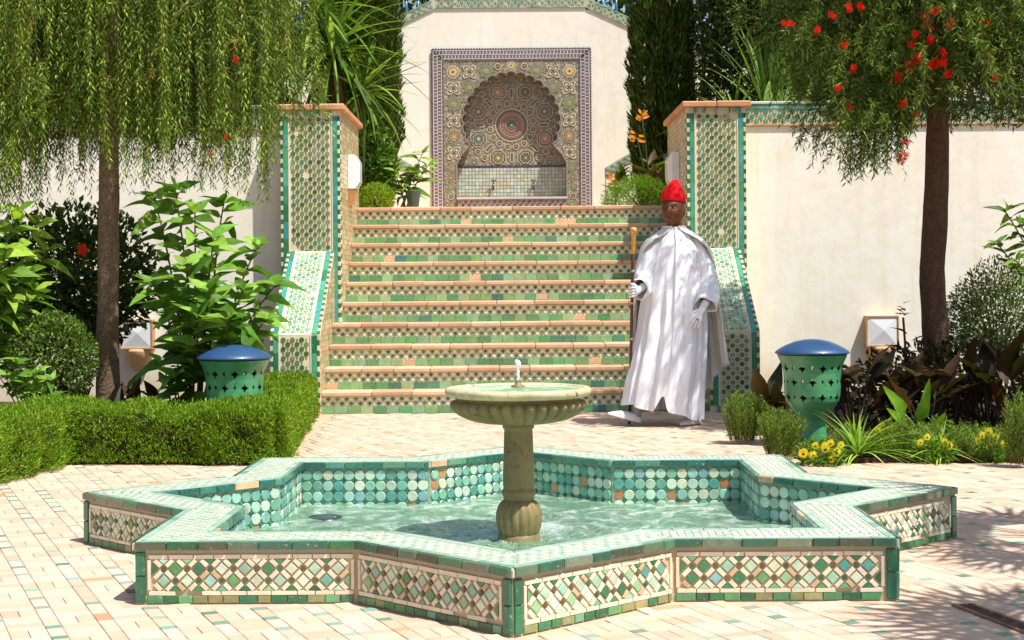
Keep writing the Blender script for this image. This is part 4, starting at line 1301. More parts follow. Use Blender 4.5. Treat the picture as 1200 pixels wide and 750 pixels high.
# ------------------------------------------------------------------ clipped hedge along the left bed
HPAL = [lin(112, 140, 36), lin(134, 162, 50), lin(92, 122, 34), lin(150, 172, 60), lin(78, 106, 32)]
hd = thing('clipped_hedge', (-2.2, 9.9, 0), 'low clipped yellow-green rosemary hedge edging the left bed', 'hedge')
segs = [((-2.75, 10.05), (-1.63, 9.92), .28), ((-1.66, 9.9), (-1.88, 12.95), .27), ((-2.90, 10.15), (-3.22, 7.6), .28)]
HH = .34
def seg_in(xy, s, sh=0):
    a, b, w = np.array(s[0]), np.array(s[1]), s[2] - sh
    t = unit(b - a); L_ = np.linalg.norm(b - a); r = xy - a
    u = r @ t; v = r @ np.array((-t[1], t[0]))
    return (u > -.2 + sh) & (u < L_ + .2 - sh) & (np.abs(v) < w)
m = MB(); core = MB()
for si, s in enumerate(segs):
    a, b, w = np.array(s[0]), np.array(s[1]), s[2]
    t = unit(b - a); nrm = np.array((-t[1], t[0])); L_ = np.linalg.norm(b - a) + .4
    n = int(9500 * L_)
    # perimeter of the section: side, rounded top, side
    q = NPR.rand(n) * (2 * HH + 2 * w)
    along = NPR.rand(n) * L_ - .2
    x = np.where(q < HH, -w, np.where(q < HH + 2 * w, q - HH - w, w))
    z = np.where(q < HH, q, np.where(q < HH + 2 * w, HH, 2 * HH + 2 * w - q))
    nx = np.where(q < HH, -1, np.where(q < HH + 2 * w, 0, 1)); nz_ = np.where((q > HH) & (q < HH + 2 * w), 1, 0)
    # the two ends
    ne = int(n * .09)
    xe = NPR.uniform(-w, w, 2 * ne); ze = NPR.rand(2 * ne) * HH; ae = np.where(np.arange(2 * ne) < ne, -.2, L_ - .2)
    x, z, along = np.concatenate([x, xe]), np.concatenate([z, ze]), np.concatenate([along, ae])
    nx, nz_ = np.concatenate([nx, 0 * xe]), np.concatenate([nz_, 0 * xe]); na = np.concatenate([np.zeros(n), np.where(np.arange(2 * ne) < ne, -1, 1)])
    # round the shoulders and let the outline waver
    sh = np.clip((z - HH + .12) / .12, 0, 1) ** 2
    x = x * (1 - .12 * sh)
    wav = .016 * np.sin(along * 7 + si) + .014 * np.sin(along * 17 + x * 9) + .012 * np.sin(z * 25 + along * 11)
    x = x + nx * wav; z = np.maximum(0.015, z + nz_ * (wav * 1.2 - .05 * (np.abs(x) / w) ** 3))
    P = np.stack([a[0] + t[0] * along + nrm[0] * x, a[1] + t[1] * along + nrm[1] * x, z], 1)
    out = np.stack([t[0] * na + nrm[0] * nx, t[1] * na + nrm[1] * nx, nz_], 1)
    P -= out * (NPR.rand(len(P)) ** 1.5 * .05)[:, None]
    patch = np.sin(P[:, 0] * 13 + P[:, 2] * 21) + np.sin(P[:, 0] * 29 - P[:, 2] * 17 + P[:, 1] * 19) + np.sin(P[:, 1] * 23 + P[:, 2] * 31)
    keep = (patch < 1.5) | (NPR.rand(len(P)) < .35)
    for sj, s2 in enumerate(segs):
        if sj != si: keep &= ~(seg_in(P[:, :2], s2, .05) & (P[:, 2] < HH - .03))
    P, out = P[keep], out[keep]
    N_ = len(P)
    for k in range(3):
        D = out * .55 + np.array((0, 0, .75)) + NPR.normal(0, .5, (N_, 3))
        m.leaves(P + NPR.normal(0, .007, P.shape), D, NPR.uniform(.016, .036, N_), .0058, cols_of(HPAL, N_, .22))
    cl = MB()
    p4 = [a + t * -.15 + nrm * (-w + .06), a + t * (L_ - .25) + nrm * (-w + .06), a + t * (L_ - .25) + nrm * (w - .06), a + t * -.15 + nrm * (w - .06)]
    core.loft([[(*p, .0) for p in p4], [(*p, HH - .07 - .004 * si) for p in p4]], lin(46, 52, 22), smooth=False, cap1=True)  # solid dark box: the shade inside the hedge put into its colour
m.build('foliage', M['foliage'], hd); core.build('shade_core', M['bark'], hd)

# ------------------------------------------------------------------ bottlebrush trees
def trunk(t, pts, rad, c, limbs, name='trunk'):
    m = MB()
    P = np.array(pts, float)
    tt = np.linspace(0, 1, len(P)); ts = np.linspace(0, 1, 22)
    Q = np.stack([np.interp(ts, tt, P[:, k]) for k in range(3)], 1)
    for _ in range(4): Q[1:-1] = (Q[:-2] + 2 * Q[1:-1] + Q[2:]) / 4
    Q[:, :2] += NPR.normal(0, .002, (22, 2))
    R_ = np.interp(ts, tt, rad)
    m.tube(Q, R_, 18, c, True, .035)
    tr = m.build(name, M['bark'], t)
    for lb in limbs:
        m = MB(); m.tube(bez(*lb[:3], 10), np.linspace(lb[3], lb[3] * .35, 10), 8, c, True, .06)
        m.build('limb', M['bark'], t)
def strands(m, tw, S, n_leaf, leafL, leafW, pal, gap=.011, spread=.62):
    """Hanging twigs, each a polyline set with narrow leaves."""
    for P in S:
        P = np.asarray(P)
        seg = np.linalg.norm(np.diff(P, axis=0), axis=1); cum = np.concatenate([[0], np.cumsum(seg)]); L_ = cum[-1]
        n = max(6, int(L_ / gap))
        q = np.linspace(.04 * L_, L_, n)
        C = np.stack([np.interp(q, cum, P[:, k]) for k in range(3)], 1)
        T = unit(np.gradient(C, axis=0))
        a = np.arange(n) * 2.4 + NPR.rand() * 6
        U = unit(np.cross(T, np.array((.3, .8, .1)))); W_ = np.cross(T, U)
        rad = np.cos(a)[:, None] * U + np.sin(a)[:, None] * W_
        D = T * .8 + rad * spread + NPR.normal(0, .12, (n, 3))
        m.leaves(C, D, NPR.uniform(.7, 1.15, n) * leafL, leafW, cols_of(pal, n, .2) * NPR.uniform(.62, 1.2), rad)
        tw.tube(P[::2] if len(P) > 8 else P, .0022, 3, lin(104, 92, 50), False)
        for q_ in range(NPR.randint(1, 4) if L_ > .35 else 0):     # short side twigs
            i = NPR.randint(2, len(P) - 1); b_ = P[i]; dd = unit(NPR.normal(0, 1, 3)) * np.array((1, 1, .3)); ln = NPR.uniform(.08, .22)
            C = bez(b_, b_ + dd * ln * .6, b_ + dd * ln * .75 - np.array((0, 0, ln * NPR.uniform(.3, 1.0))), 6)
            k_ = max(5, int(ln / gap)); qq = np.linspace(.05, 1, k_); C2 = np.stack([np.interp(qq, np.linspace(0, 1, 6), C[:, k]) for k in range(3)], 1)
            T2 = unit(np.gradient(C2, axis=0)); a2 = np.arange(k_) * 2.4; U2 = unit(np.cross(T2, np.array((.3, .8, .1)))); W2 = np.cross(T2, U2)
            r2 = np.cos(a2)[:, None] * U2 + np.sin(a2)[:, None] * W2
            m.leaves(C2, T2 * .8 + r2 * spread + NPR.normal(0, .15, (k_, 3)), NPR.uniform(.6, 1.2, k_) * leafL, leafW * NPR.uniform(.7, 1.2), cols_of(pal if NPR.rand() > .06 else [lin(150, 124, 76)], k_, .2), r2)
            tw.tube(C[::2], .0017, 3, lin(104, 92, 50), False)

WPAL = [lin(112, 134, 58), lin(132, 152, 68), lin(92, 114, 50), lin(150, 166, 84), lin(76, 98, 44)]
lt = thing('bottlebrush_tree', (-2.86, 11.3, 0), 'weeping bottlebrush tree with long hanging twigs over the left bed', 'tree', 'bottlebrush trees')
LB = (-2.86, 11.3)
trunk(lt, [(-2.86, 11.3, 0), (-2.87, 11.3, .5), (-2.855, 11.3, 1.1), (-2.85, 11.3, 1.8), (-2.83, 11.32, 2.5), (-2.80, 11.3, 3.3)], [.092, .080, .074, .070, .062, .04], lin(128, 106, 84),
      [((-2.84, 11.3, 2.2), (-2.5, 11.1, 2.9), (-2.0, 11.0, 3.2), .03), ((-2.84, 11.3, 2.1), (-3.2, 11.2, 2.7), (-3.7, 11.1, 3.0), .03), ((-2.83, 11.3, 2.4), (-2.7, 10.9, 3.0), (-2.6, 10.5, 3.3), .025), ((-2.83, 11.3, 2.4), (-2.9, 11.7, 3.0), (-3.0, 12.1, 3.2), .025), ((-2.83, 11.32, 2.6), (-2.4, 11.5, 3.3), (-2.1, 11.7, 3.5), .022)])
S = []
def bottom_at(x):                                               # how low the crown hangs, metres, along its width
    return np.interp(x, [-4.2, -3.75, -3.45, -3.2, -2.9, -2.6, -2.3, -2.05, -1.85, -1.65, -1.45, -1.3], [1.62, 1.62, 1.58, 1.95, 1.92, 1.80, 1.86, 1.78, 1.72, 2.0, 2.35, 2.7])
clump = [(RND.uniform(0, 2 * PI), 1.32 * math.sqrt(RND.uniform(.02, 1)), RND.uniform(-.25, .35)) for k in range(150)]
for k in range(720):
    a, r, dzc = clump[k % 150]; a += RND.gauss(0, .045); r = abs(r + RND.gauss(0, .045))
    x, y = -2.75 + r * 1.08 * math.cos(a), 11.6 + r * .78 * math.sin(a)
    zt_ = 4.1 - .62 * r * r / 1.7 + RND.uniform(-.3, .2)
    if RND.random() < .45: zt_ = RND.uniform(2.5, 3.5)
    zb_ = bottom_at(x) + dzc * .6 + abs(RND.gauss(0, .16)) + (.0 if RND.random() < .35 else RND.uniform(0, .9))
    if zb_ > zt_ - .35: zb_ = zt_ - .35
    inward = RND.uniform(.1, .35)
    p0 = (x - inward * math.cos(a), y - inward * math.sin(a), zt_)
    p1 = (x + .06 * math.cos(a), y + .06 * math.sin(a), zt_ - .1 + RND.uniform(-.05, .1))
    p2 = (x + RND.uniform(-.06, .06), y + RND.uniform(-.06, .06), zb_)
    S.append(bez(p0, p1, p2, 12))
for k in range(60):                                             # the outward arching bough low on the left
    y = RND.uniform(10.6, 11.4); x1 = RND.uniform(-4.0, -3.35)
    S.append(bez((-3.0, 11.2, RND.uniform(2.2, 2.7)), (x1 + .3, y, RND.uniform(2.5, 2.8)), (x1, y, RND.uniform(1.66, 2.2)), 12))
m, tw = MB(), MB()
strands(m, tw, S, 0, .056, .0098, WPAL, .012)
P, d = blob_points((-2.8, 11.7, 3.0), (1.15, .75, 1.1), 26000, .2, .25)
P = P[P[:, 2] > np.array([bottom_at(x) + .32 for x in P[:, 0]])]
m.leaves(P, NPR.normal(0, .5, P.shape) + np.array((0, 0, -.7)), .07, .013, cols_of([lin(70, 88, 40), lin(84, 104, 44), lin(58, 76, 36)], len(P)))  # inner leaves in darker greens: crown shade painted into their colour
m.build('crown', M['foliage'], lt); tw.build('twigs', M['bark'], lt)

def brush_mesh():
    m = MB()
    n = 260
    a = NPR.rand(n) * 2 * PI; z = NPR.rand(n)
    P = np.stack([.006 * np.cos(a), .006 * np.sin(a), z * .075], 1)
    D = np.stack([np.cos(a), np.sin(a), NPR.uniform(.1, .7, n)], 1)
    m.leaves(P, D, NPR.uniform(.020, .030, n), .0032, cols_of([lin(214, 30, 26), lin(232, 52, 38), lin(190, 20, 26)], n, .15))
    return m.mesh('flower', M['petal'])
BRUSH = brush_mesh()
def put_brush(t, p, D, s=1.0, c=None):
    X, Y, N = frame_from(D, (0.3, -1, .2))
    inst('flower', BRUSH, t, p, Y, N, X, (s, s, s))
for (u, v, s) in ((276, 66, .6), (265, 157, .55), (248, 178, .45)):
    q = at(u, v, 10.85); put_brush(lt, q, (RND.uniform(-.4, .4), -.3, -.8), s)

RPAL = [lin(92, 114, 54), lin(112, 134, 66), lin(74, 96, 46), lin(130, 148, 82), lin(60, 80, 38)]
rt = thing('bottlebrush_tree', (3.20, 12.0, 0), 'bottlebrush tree with red brush flowers and thick trunk in the right bed', 'tree', 'bottlebrush trees')
trunk(rt, [(3.22, 12.0, 0), (3.20, 12.0, .4), (3.165, 12.0, .9), (3.155, 12.0, 1.2), (3.19, 12.0, 1.6), (3.21, 12.0, 2.2), (3.22, 12.0, 3.0)], [.125, .105, .095, .094, .092, .084, .05], lin(92, 70, 54),
      [((3.21, 12.0, 2.45), (2.9, 11.8, 2.8), (2.3, 11.6, 3.0), .04), ((3.21, 12.0, 2.5), (3.6, 11.8, 2.8), (4.1, 11.6, 2.9), .04), ((3.2, 12.0, 2.5), (3.1, 11.6, 2.8), (3.0, 11.2, 3.2), .032), ((3.2, 12, 2.4), (2.6, 12.1, 3.1), (1.7, 11.6, 3.7), .03), ((3.2, 12, 2.3), (3.4, 12.4, 2.9), (3.5, 12.7, 3.2), .03)])
S = []
def rb(x): return np.interp(x, [1.0, 1.9, 2.15, 2.4, 2.62, 2.85, 3.05, 3.4, 3.7, 4.0, 4.6], [3.2, 2.75, 2.45, 1.80, 1.86, 2.05, 2.12, 2.12, 2.08, 2.0, 2.2])
for k in range(2300):
    a = RND.uniform(0, 2 * PI); r = math.sqrt(RND.uniform(.02, 1))
    x, y = 3.15 + 1.38 * r * math.cos(a), 11.9 + 1.1 * r * math.sin(a)
    lo = rb(x) + abs(RND.gauss(0, .1)); z = RND.uniform(lo + .2, 3.9 + (1 - r) * .5)
    if x < 2.35 and z > 2.95 and RND.random() < .8: continue
    L_ = RND.uniform(.18, .42)
    out_ = np.array((math.cos(a) * .6, math.sin(a) * .6 - .15, RND.uniform(-.2, .9)))
    p0 = np.array((x, y, z)); p1 = p0 + out_ * L_ * .6; p2 = p1 + np.array((out_[0] * .3, out_[1] * .3, -RND.uniform(.2, .9))) * L_
    if p2[2] < lo: p2[2] = lo
    S.append(bez(p0, p1, p2, 8))
for k in range(36):                                             # the spreading upper boughs, above the frame
    x, y, z = RND.uniform(1.15, 2.3), RND.uniform(10.9, 12.3), RND.uniform(3.25, 4.0)
    S.append(bez((x, y, z), (x - .1, y - .05, z + .12), (x - .22, y - .1, z - RND.uniform(.05, .3)), 8))
for (u, v, n_) in ((1052, 186, 9), (1063, 163, 9), (1054, 120, 6), (1030, 200, 8), (1000, 208, 10), (1012, 190, 8)):    # sprays that hang below the rest, some ending in a flower
    q = np.array(at(u + 1, v, 10.97))
    for k in range(n_):
        e = q + NPR.normal(0, .035, 3) + np.array((0, 0, abs(NPR.normal(0, .04))))
        S.append(bez(e + np.array((.12 + NPR.normal(0, .06), .35, .62)), e + np.array((.02, .05, .4)), e, 8))
m, tw = MB(), MB()
strands(m, tw, S, 0, .062, .0115, RPAL, .0115, .75)
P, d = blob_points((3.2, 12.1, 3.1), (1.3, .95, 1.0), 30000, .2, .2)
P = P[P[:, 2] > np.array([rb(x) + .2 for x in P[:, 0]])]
m.leaves(P, NPR.normal(0, .6, P.shape) + np.array((0, 0, -.2)), .075, .015, cols_of([lin(66, 80, 40), lin(80, 94, 46), lin(54, 68, 34)], len(P)))  # filling leaves coloured darker than the sprays, painting the shaded interior
m.build('crown', M['foliage'], rt); tw.build('twigs', M['bark'], rt)
for (u, v, s) in ((1088, 12, 1), (1080, 22, 1), (1085, 26, .8), (1073, 38, 1), (1109, 34, 1.2), (1087, 50, 1), (1078, 60, 1.1), (1097, 68, 1.2), (1105, 66, 1), (1068, 72, 1), (1063, 82, 1), (1112, 82, 1), (1050, 95, 1), (1054, 122, .9), (1052, 190, 1.3), (1063, 167, .9), (1075, 134, .7), (1167, 93, 1), (995, 12, .9), (970, 13, .8), (957, 30, .8), (928, 28, .8), (987, 48, .8), (915, 22, .7), (997, 82, .9), (990, 120, .7), (1005, 3, .9), (1158, 27, .8), (1160, 56, .6), (983, 100, .8), (1070, 48, .9), (1100, 55, .9), (1092, 75, 1), (1082, 30, .9)):
    q = at(u + 1, v + 2, 10.95 if v > 20 else 10.9); put_brush(rt, q, (RND.uniform(-.6, .6), -.5, RND.uniform(-.7, .8)), s * .95)

# ------------------------------------------------------------------ lanterns with blue lids
def lantern_mesh():
    prof = [(.100, 0), (.098, .03), (.092, .08), (.088, .13), (.089, .17), (.100, .195), (.120, .225), (.150, .26), (.172, .295), (.181, .33), (.184, .38), (.185, .43), (.188, .48), (.196, .52), (.208, .555), (.222, .585), (.231, .605)]
    zz = np.arange(0, .606, .006); rr = np.interp(zz, [z for r, z in prof], [r for r, z in prof])
    n = 208; th = np.linspace(0, 2 * PI, n, endpoint=False)
    keepF, V = [], []
    for r, z in zip(rr, zz): V += [(r * math.cos(t), r * math.sin(t), z) for t in th]
    def hole(t, z, r):
        for (zc, ph, big_, small_) in ((.515, 0, 1, 1), (.425, .5, 1, 1), (.325, 0, 1, 1)):
            p = 2 * PI / 9
            x = ((t / p + ph + .5) % 1 - .5) * p * r; y = z - zc
            if abs(x) < .034 and abs(y) < .034:
                ax_, ay_ = abs(x), abs(y)
                if (ax_ / .029 + ay_ / .014 < 1) or (ay_ / .030 + ax_ / .014 < 1) or max(ax_, ay_) < .011: return True
            x2 = ((t / p + ph + 1.0) % 1 - .5) * p * r
            if abs(x2) / .011 + abs(y - .004) / .016 < 1: return True
        return False
    for j in range(len(zz) - 1):
        for i in range(n):
            if not hole((i + .5) * 2 * PI / n, (zz[j] + zz[j + 1]) / 2, rr[j]):
                keepF.append((j * n + i, j * n + (i + 1) % n, (j + 1) * n + (i + 1) % n, (j + 1) * n + i))
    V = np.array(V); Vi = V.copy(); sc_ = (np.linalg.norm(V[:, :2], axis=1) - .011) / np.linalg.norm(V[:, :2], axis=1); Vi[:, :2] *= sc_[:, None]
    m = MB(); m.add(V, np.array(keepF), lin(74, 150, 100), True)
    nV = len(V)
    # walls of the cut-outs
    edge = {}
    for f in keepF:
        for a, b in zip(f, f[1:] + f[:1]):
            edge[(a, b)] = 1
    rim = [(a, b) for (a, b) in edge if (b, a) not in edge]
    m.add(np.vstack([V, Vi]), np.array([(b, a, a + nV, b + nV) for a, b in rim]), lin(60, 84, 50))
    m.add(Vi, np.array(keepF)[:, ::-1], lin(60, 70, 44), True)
    return m.mesh('pierced_body', M['ceramic'])
LBODY = lantern_mesh()
m = MB(); m.lathe((0, 0, 0), [(.226, .604), (.239, .607), (.243, .613), (.241, .620), (.215, .640), (.17, .664), (.11, .688), (.05, .700), (.002, .703)], 56, lin(40, 74, 112)); LLID = m.mesh('blue_lid', M['metal_blue'])
m = MB(); m.lathe((0, 0, 0), [(.001, .02), (.07, .02), (.075, .18), (.001, .18)], 16, lin(40, 50, 34)); LIN = m.mesh('lamp_holder', M['ceramic'])
def lantern(p, label, s=1.0):
    t = thing('garden_lantern', p, label, 'lantern', 'green pierced lanterns with blue lids')
    for nm, me in (('pierced_body', LBODY), ('blue_lid', LLID), ('lamp_holder', LIN)):
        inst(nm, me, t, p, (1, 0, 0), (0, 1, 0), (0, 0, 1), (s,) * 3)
q = at(275, 500, 10.42); lantern((q.x, 10.42, .0), 'green pierced lantern with blue lid standing behind the clipped hedge')
q = at(952, 500, 10.53); lantern((q.x, 10.53, .0), 'green pierced lantern with blue lid standing among yellow pansies')
lantern((-1.80, 17.5, 1.842), 'green lantern with blue lid on the terrace behind the left pier')
lantern((1.90, 17.5, 1.842), 'green lantern with blue lid on the terrace behind the red hat')

# ------------------------------------------------------------------ left bed
G1 = [lin(88, 124, 56), lin(106, 142, 68), lin(126, 160, 80), lin(76, 110, 50), lin(140, 170, 96)]
t = thing('broadleaf_shrub', (-2.17, 11.0, .03), 'tall shrub with large pale green leaves beside the left trunk', 'shrub')
TT = (((180, 232, 11.9), (205, 222, 11.6), (228, 250, 11.4), (262, 238, 11.8), (250, 280, 11.2), (300, 292, 11.5), (322, 335, 11.3), (285, 340, 11.1), (218, 310, 11.0), (180, 335, 11.6), (205, 350, 11.1), (245, 340, 10.9), (312, 375, 11.2), (268, 375, 10.9), (230, 372, 10.9)))
tops = [at(u, v, Y - .55) for u, v, Y in TT]
leafy(t, (-2.17, 11.0, .05), tops, OV, .25, .14, G1, 18, .34, lin(106, 92, 60), .011)
t = thing('young_shrub', (-2.2, 10.75, .03), 'small young broadleaf plant just left of the hedge-side lantern', 'shrub')
leafy(t, (-2.24, 10.75, .05), [at(208, 405, 10.75), at(190, 425, 10.7), at(222, 420, 10.7), at(205, 440, 10.6)], OV, .21, .115, G1, 8, .25, lin(106, 112, 60), .008)
t = thing('lanceleaf_shrub', (-3.75, 11.0, .03), 'light green long-leaved shrub at the far left edge', 'shrub')
leafy(t, (-3.72, 11.0, .05), [at(u, v, Y) for u, v, Y in ((18, 248, 10.8), (42, 262, 11.1), (-10, 255, 10.8), (8, 290, 10.6), (55, 295, 11.2), (28, 318, 10.9), (-20, 310, 10.7), (40, 340, 10.9), (10, 350, 10.8))], LA, .24, .09, [lin(112, 146, 58), lin(136, 164, 70), lin(90, 124, 48), lin(150, 172, 84)], 17, .45, lin(106, 112, 60), .01)
t = bush('hibiscus', 'dark leaved shrub with one red flower behind the left trunk', 'shrub', (-3.50, 12.8, 1.12), (.68, .5, .56), 3600, .085, .048, [lin(52, 70, 36), lin(64, 84, 42), lin(42, 58, 32), lin(78, 94, 50)], lump=.45, shell=.35)
for k in range(5):
    c = at(97, 293, 12.2); a = k * 2 * PI / 5
    put_leaf('petal', OV[0], t, c, (math.cos(a), -.35, math.sin(a)), .055, .05, lin(214, 44, 30), (0, -1, 0))
P, d = blob_points((-3.9, 13.2, .85), (.6, .5, .7), 2200, .35, .3)
m = MB(); m.leaves(P[P[:, 2] > .05], d[P[:, 2] > .05] + NPR.normal(0, .5, d[P[:, 2] > .05].shape), .08, .04, cols_of([lin(48, 66, 34), lin(60, 80, 40)], (P[:, 2] > .05).sum()), None, .1, True)
t2 = thing('dark_shrub', (-3.9, 13.2, .03), 'dark green shrub by the wall behind the light long-leaved one', 'shrub'); m.build('foliage', M['foliage'], t2)
m = MB()
for k in range(6): m.tube(bez((-3.9, 13.2, .03), (-3.9, 13.2, .5), blob_points((-3.9, 13.2, .85), (.5, .4, .6), 1)[0][0], 8), np.linspace(.012, .004, 8), 5, lin(80, 66, 46))
m.build('branches', M['bark'], t2)
bush('rounded_bush', 'round clipped small-leaved bush at the left edge behind the hedge', 'bush', (-3.16, 10.95, .58), (.31, .30, .34), 5200, .032, .018, [lin(88, 110, 58), lin(108, 130, 70), lin(70, 92, 48), lin(126, 146, 84)], lump=.12, shell=.72, base=(-3.16, 10.95, .03))
def canna(name, label, base, leaves_, pal, grp=None, stem=None, L=.40, W=.13):
    t = thing(name, base, label, 'plant', grp)
    base = np.asarray(base, float)
    for (dx, dy, z, az, el, s) in leaves_:
        p = base + np.array((dx, dy, z))
        D = (math.cos(az) * math.cos(el), math.sin(az) * math.cos(el), math.sin(el))
        put_leaf('leaf', RND.choice(LA if s < 1.05 else OV), t, p, D, L * s, W * s, jit(RND.choice(pal), .2))
        m = MB(); m.tube(bez(base + np.array((dx * .3, dy * .3, 0)), base + np.array((dx * .6, dy * .6, z * .6)), p, 6), .008, 6, jit(RND.choice(pal), .1)); m.build('leaf_stalk', M['bark'], t)
    return t
DK = [lin(54, 40, 34), lin(66, 46, 40), lin(50, 50, 32), lin(78, 54, 46), lin(44, 36, 30)]
rl = lambda n, zmax, sp: [(RND.uniform(-sp, sp), RND.uniform(-sp, sp) * .6, RND.uniform(.1, zmax), RND.uniform(0, 6.28), RND.uniform(.3, 1.35), RND.uniform(.75, 1.15)) for k in range(n)]
CG = 'dark bronze canna plants'
for u, v, Y, n, lab in ((75, 470, 10.9, 7, 'bronze-leaved canna behind the hedge at the far left'), (150, 470, 11.0, 8, 'bronze-leaved canna at the foot of the left trunk'), (186, 470, 11.2, 5, 'bronze-leaved canna between left trunk and lantern')):
    q = at(u, v, Y); canna('canna_plant', lab, (q.x, Y, .03), rl(n, .25, .1), DK, CG, L=.30, W=.085)
q = at(35, 470, 10.6)
t = thing('leafy_groundcover', (q.x, 10.6, .03), 'low pale green broadleaf plants at the left behind the hedge', 'plant')
leafy(t, (q.x, 10.6, .05), [at(u, v, 10.5) for u, v in ((5, 440), (30, 452), (60, 446), (20, 425), (-10, 430), (45, 436))], OV, .15, .07, G1, 5, .3, lin(90, 100, 50), .006)

# ------------------------------------------------------------------ right bed
for u, v, Y, n, mx, sp, lab in ((1003, 500, 11.2, 11, .45, .16, 'tall bronze canna right behind the blue-lidded lantern'), (1050, 500, 11.3, 11, .42, .16, 'bronze canna below the white wall lamp'), (1112, 505, 11.1, 13, .38, .18, 'bronze canna clump at the foot of the red flowered tree'),
                            (1160, 505, 11.0, 12, .40, .18, 'bronze canna clump right of the thick trunk'), (1205, 505, 10.9, 11, .5, .16, 'bronze canna at the far right edge of the bed'), (902, 500, 11.3, 5, .2, .08, 'brownish canna leaves left of the goblet lantern'), (1085, 500, 10.9, 8, .25, .14, 'short bronze canna behind the bright green arum leaves')):
    q = at(u, v, Y); canna('canna_plant', lab, (q.x, Y, .03), rl(n, mx, sp), DK, CG, L=.36, W=.125)
q = at(1062, 440, 11.9)
t = thing('canna_flower_stalk', (q.x, 11.9, .03), 'tall canna stalk with a withered orange flower left of the thick trunk', 'flower')
m = MB(); m.tube(bez((q.x + .02, 11.9, .03), (q.x, 11.9, .5), at(1058, 372, 11.9), 10), .009, 6, lin(84, 62, 48)); m.build('stem', M['bark'], t)
for k in range(9):
    c = at(1058 + RND.uniform(-3, 3), 362 + RND.uniform(-7, 9), 11.9); a = RND.uniform(0, 6.28)
    put_leaf('petal', RND.choice(OV), t, c, (math.cos(a), math.sin(a), RND.uniform(-.2, 1)), .06, .035, jit(lin(150, 84, 40), .2))
for (u, v, az, L_) in ((1063, 392, 2.6, .16), (1068, 400, .5, .14), (1060, 412, 2.9, .18)):
    put_leaf('leaf', LA[0], t, at(u, v, 11.9), (math.cos(az), -.3, .6), L_, .04, lin(70, 66, 40))
bush('airy_bush', 'grey-green twiggy bush behind the trunk on the right', 'bush', (3.80, 12.5, .74), (.42, .36, .44), 9000, .04, .016, [lin(96, 110, 66), lin(116, 130, 80), lin(76, 92, 52), lin(134, 146, 96)], lump=.3, shell=.35, twigs=26)
bush('dark_undergrowth', 'dark leafy undergrowth filling the right bed below the tree', 'shrub', (3.35, 11.7, .30), (1.0, .35, .34), 2400, .085, .04, [lin(44, 42, 28), lin(52, 56, 32), lin(60, 48, 38)], lump=.3, shell=.3, base=(3.35, 11.7, .03))
t = thing('lanceleaf_branch_shrub', (4.05, 11.2, .03), 'light green long-leaved shrub leaning in at the far right edge', 'shrub')
leafy(t, (4.05, 11.2, .05), [at(u, v, Y) for u, v, Y in ((1178, 248, 11.0), (1195, 262, 10.9), (1168, 285, 11.0), (1205, 240, 11.0), (1190, 305, 10.8), (1215, 300, 10.9), (1205, 325, 10.9))], LA, .17, .05, [lin(96, 124, 52), lin(120, 146, 66), lin(78, 106, 44)], 9, .78, lin(96, 92, 56), .01)

RP = [lin(96, 124, 44), lin(116, 144, 56), lin(78, 104, 38), lin(134, 156, 76)]
def tuft(name, label, p, h, w, n, pal=RP, cat='plant', grp=None):
    """Upright rosemary shoots set with needle leaves."""
    t = thing(name, p, label, cat, grp); m, st_ = MB(), MB()
    for k in range(n):
        a = RND.uniform(0, 6.28); r = w * math.sqrt(RND.random())
        b = np.array(p) + np.array((r * .7 * math.cos(a), r * .7 * math.sin(a), 0)); hh = h * RND.uniform(.6, 1.05) * (1 - .25 * (r / w) ** 2)
        tip = np.array(p) + np.array((r * 1.15 * math.cos(a) + RND.uniform(-.02, .02), r * 1.15 * math.sin(a), hh))
        C = bez(b, (b + tip) / 2 + np.array((0, 0, .05 * h)), tip, 9); st_.tube(C[::2], .002, 3, lin(110, 110, 60), False)
        nl = int(hh / .0075)
        q_ = np.linspace(.12, 1, nl); Q = np.stack([np.interp(q_, np.linspace(0, 1, 9), C[:, i]) for i in range(3)], 1)
        aa = np.arange(nl) * 2.4; D = np.stack([np.cos(aa) * .7, np.sin(aa) * .7, np.full(nl, .75)], 1) + NPR.normal(0, .12, (nl, 3))
        m.leaves(Q, D, NPR.uniform(.02, .036, nl), .0048, cols_of(pal, nl, .2))
    m.build('foliage', M['foliage'], t); st_.build('stems', M['bark'], t); return t
RG = 'rosemary tufts in the right bed'
for u, v, h, w, n, lab in ((870, 520, .34, .13, 130, 'upright rosemary tuft nearest the man at the bed corner'), (888, 510, .27, .10, 80, 'rosemary tuft squeezed behind the corner tuft left of the lantern'), (915, 539, .30, .13, 140, 'bright rosemary tuft in front and left of the goblet lantern'), (1052, 540, .26, .09, 60, 'rosemary shoots right of the strappy grass clump'), (1130, 540, .22, .10, 60, 'low rosemary at the right middle of the bed edge'), (1195, 548, .42, .10, 90, 'tall rosemary shoots at the right frame edge'), (1165, 536, .18, .1, 60, 'short rosemary between low plants near the right end')):
    v1 = v + .0079 * (u - 600) - HORIZON; Y = F_PX * CAM_H / v1; q = at(u, v, Y)
    tuft('rosemary_tuft', lab, (q.x, Y, .02), h, w, n, grp=RG)
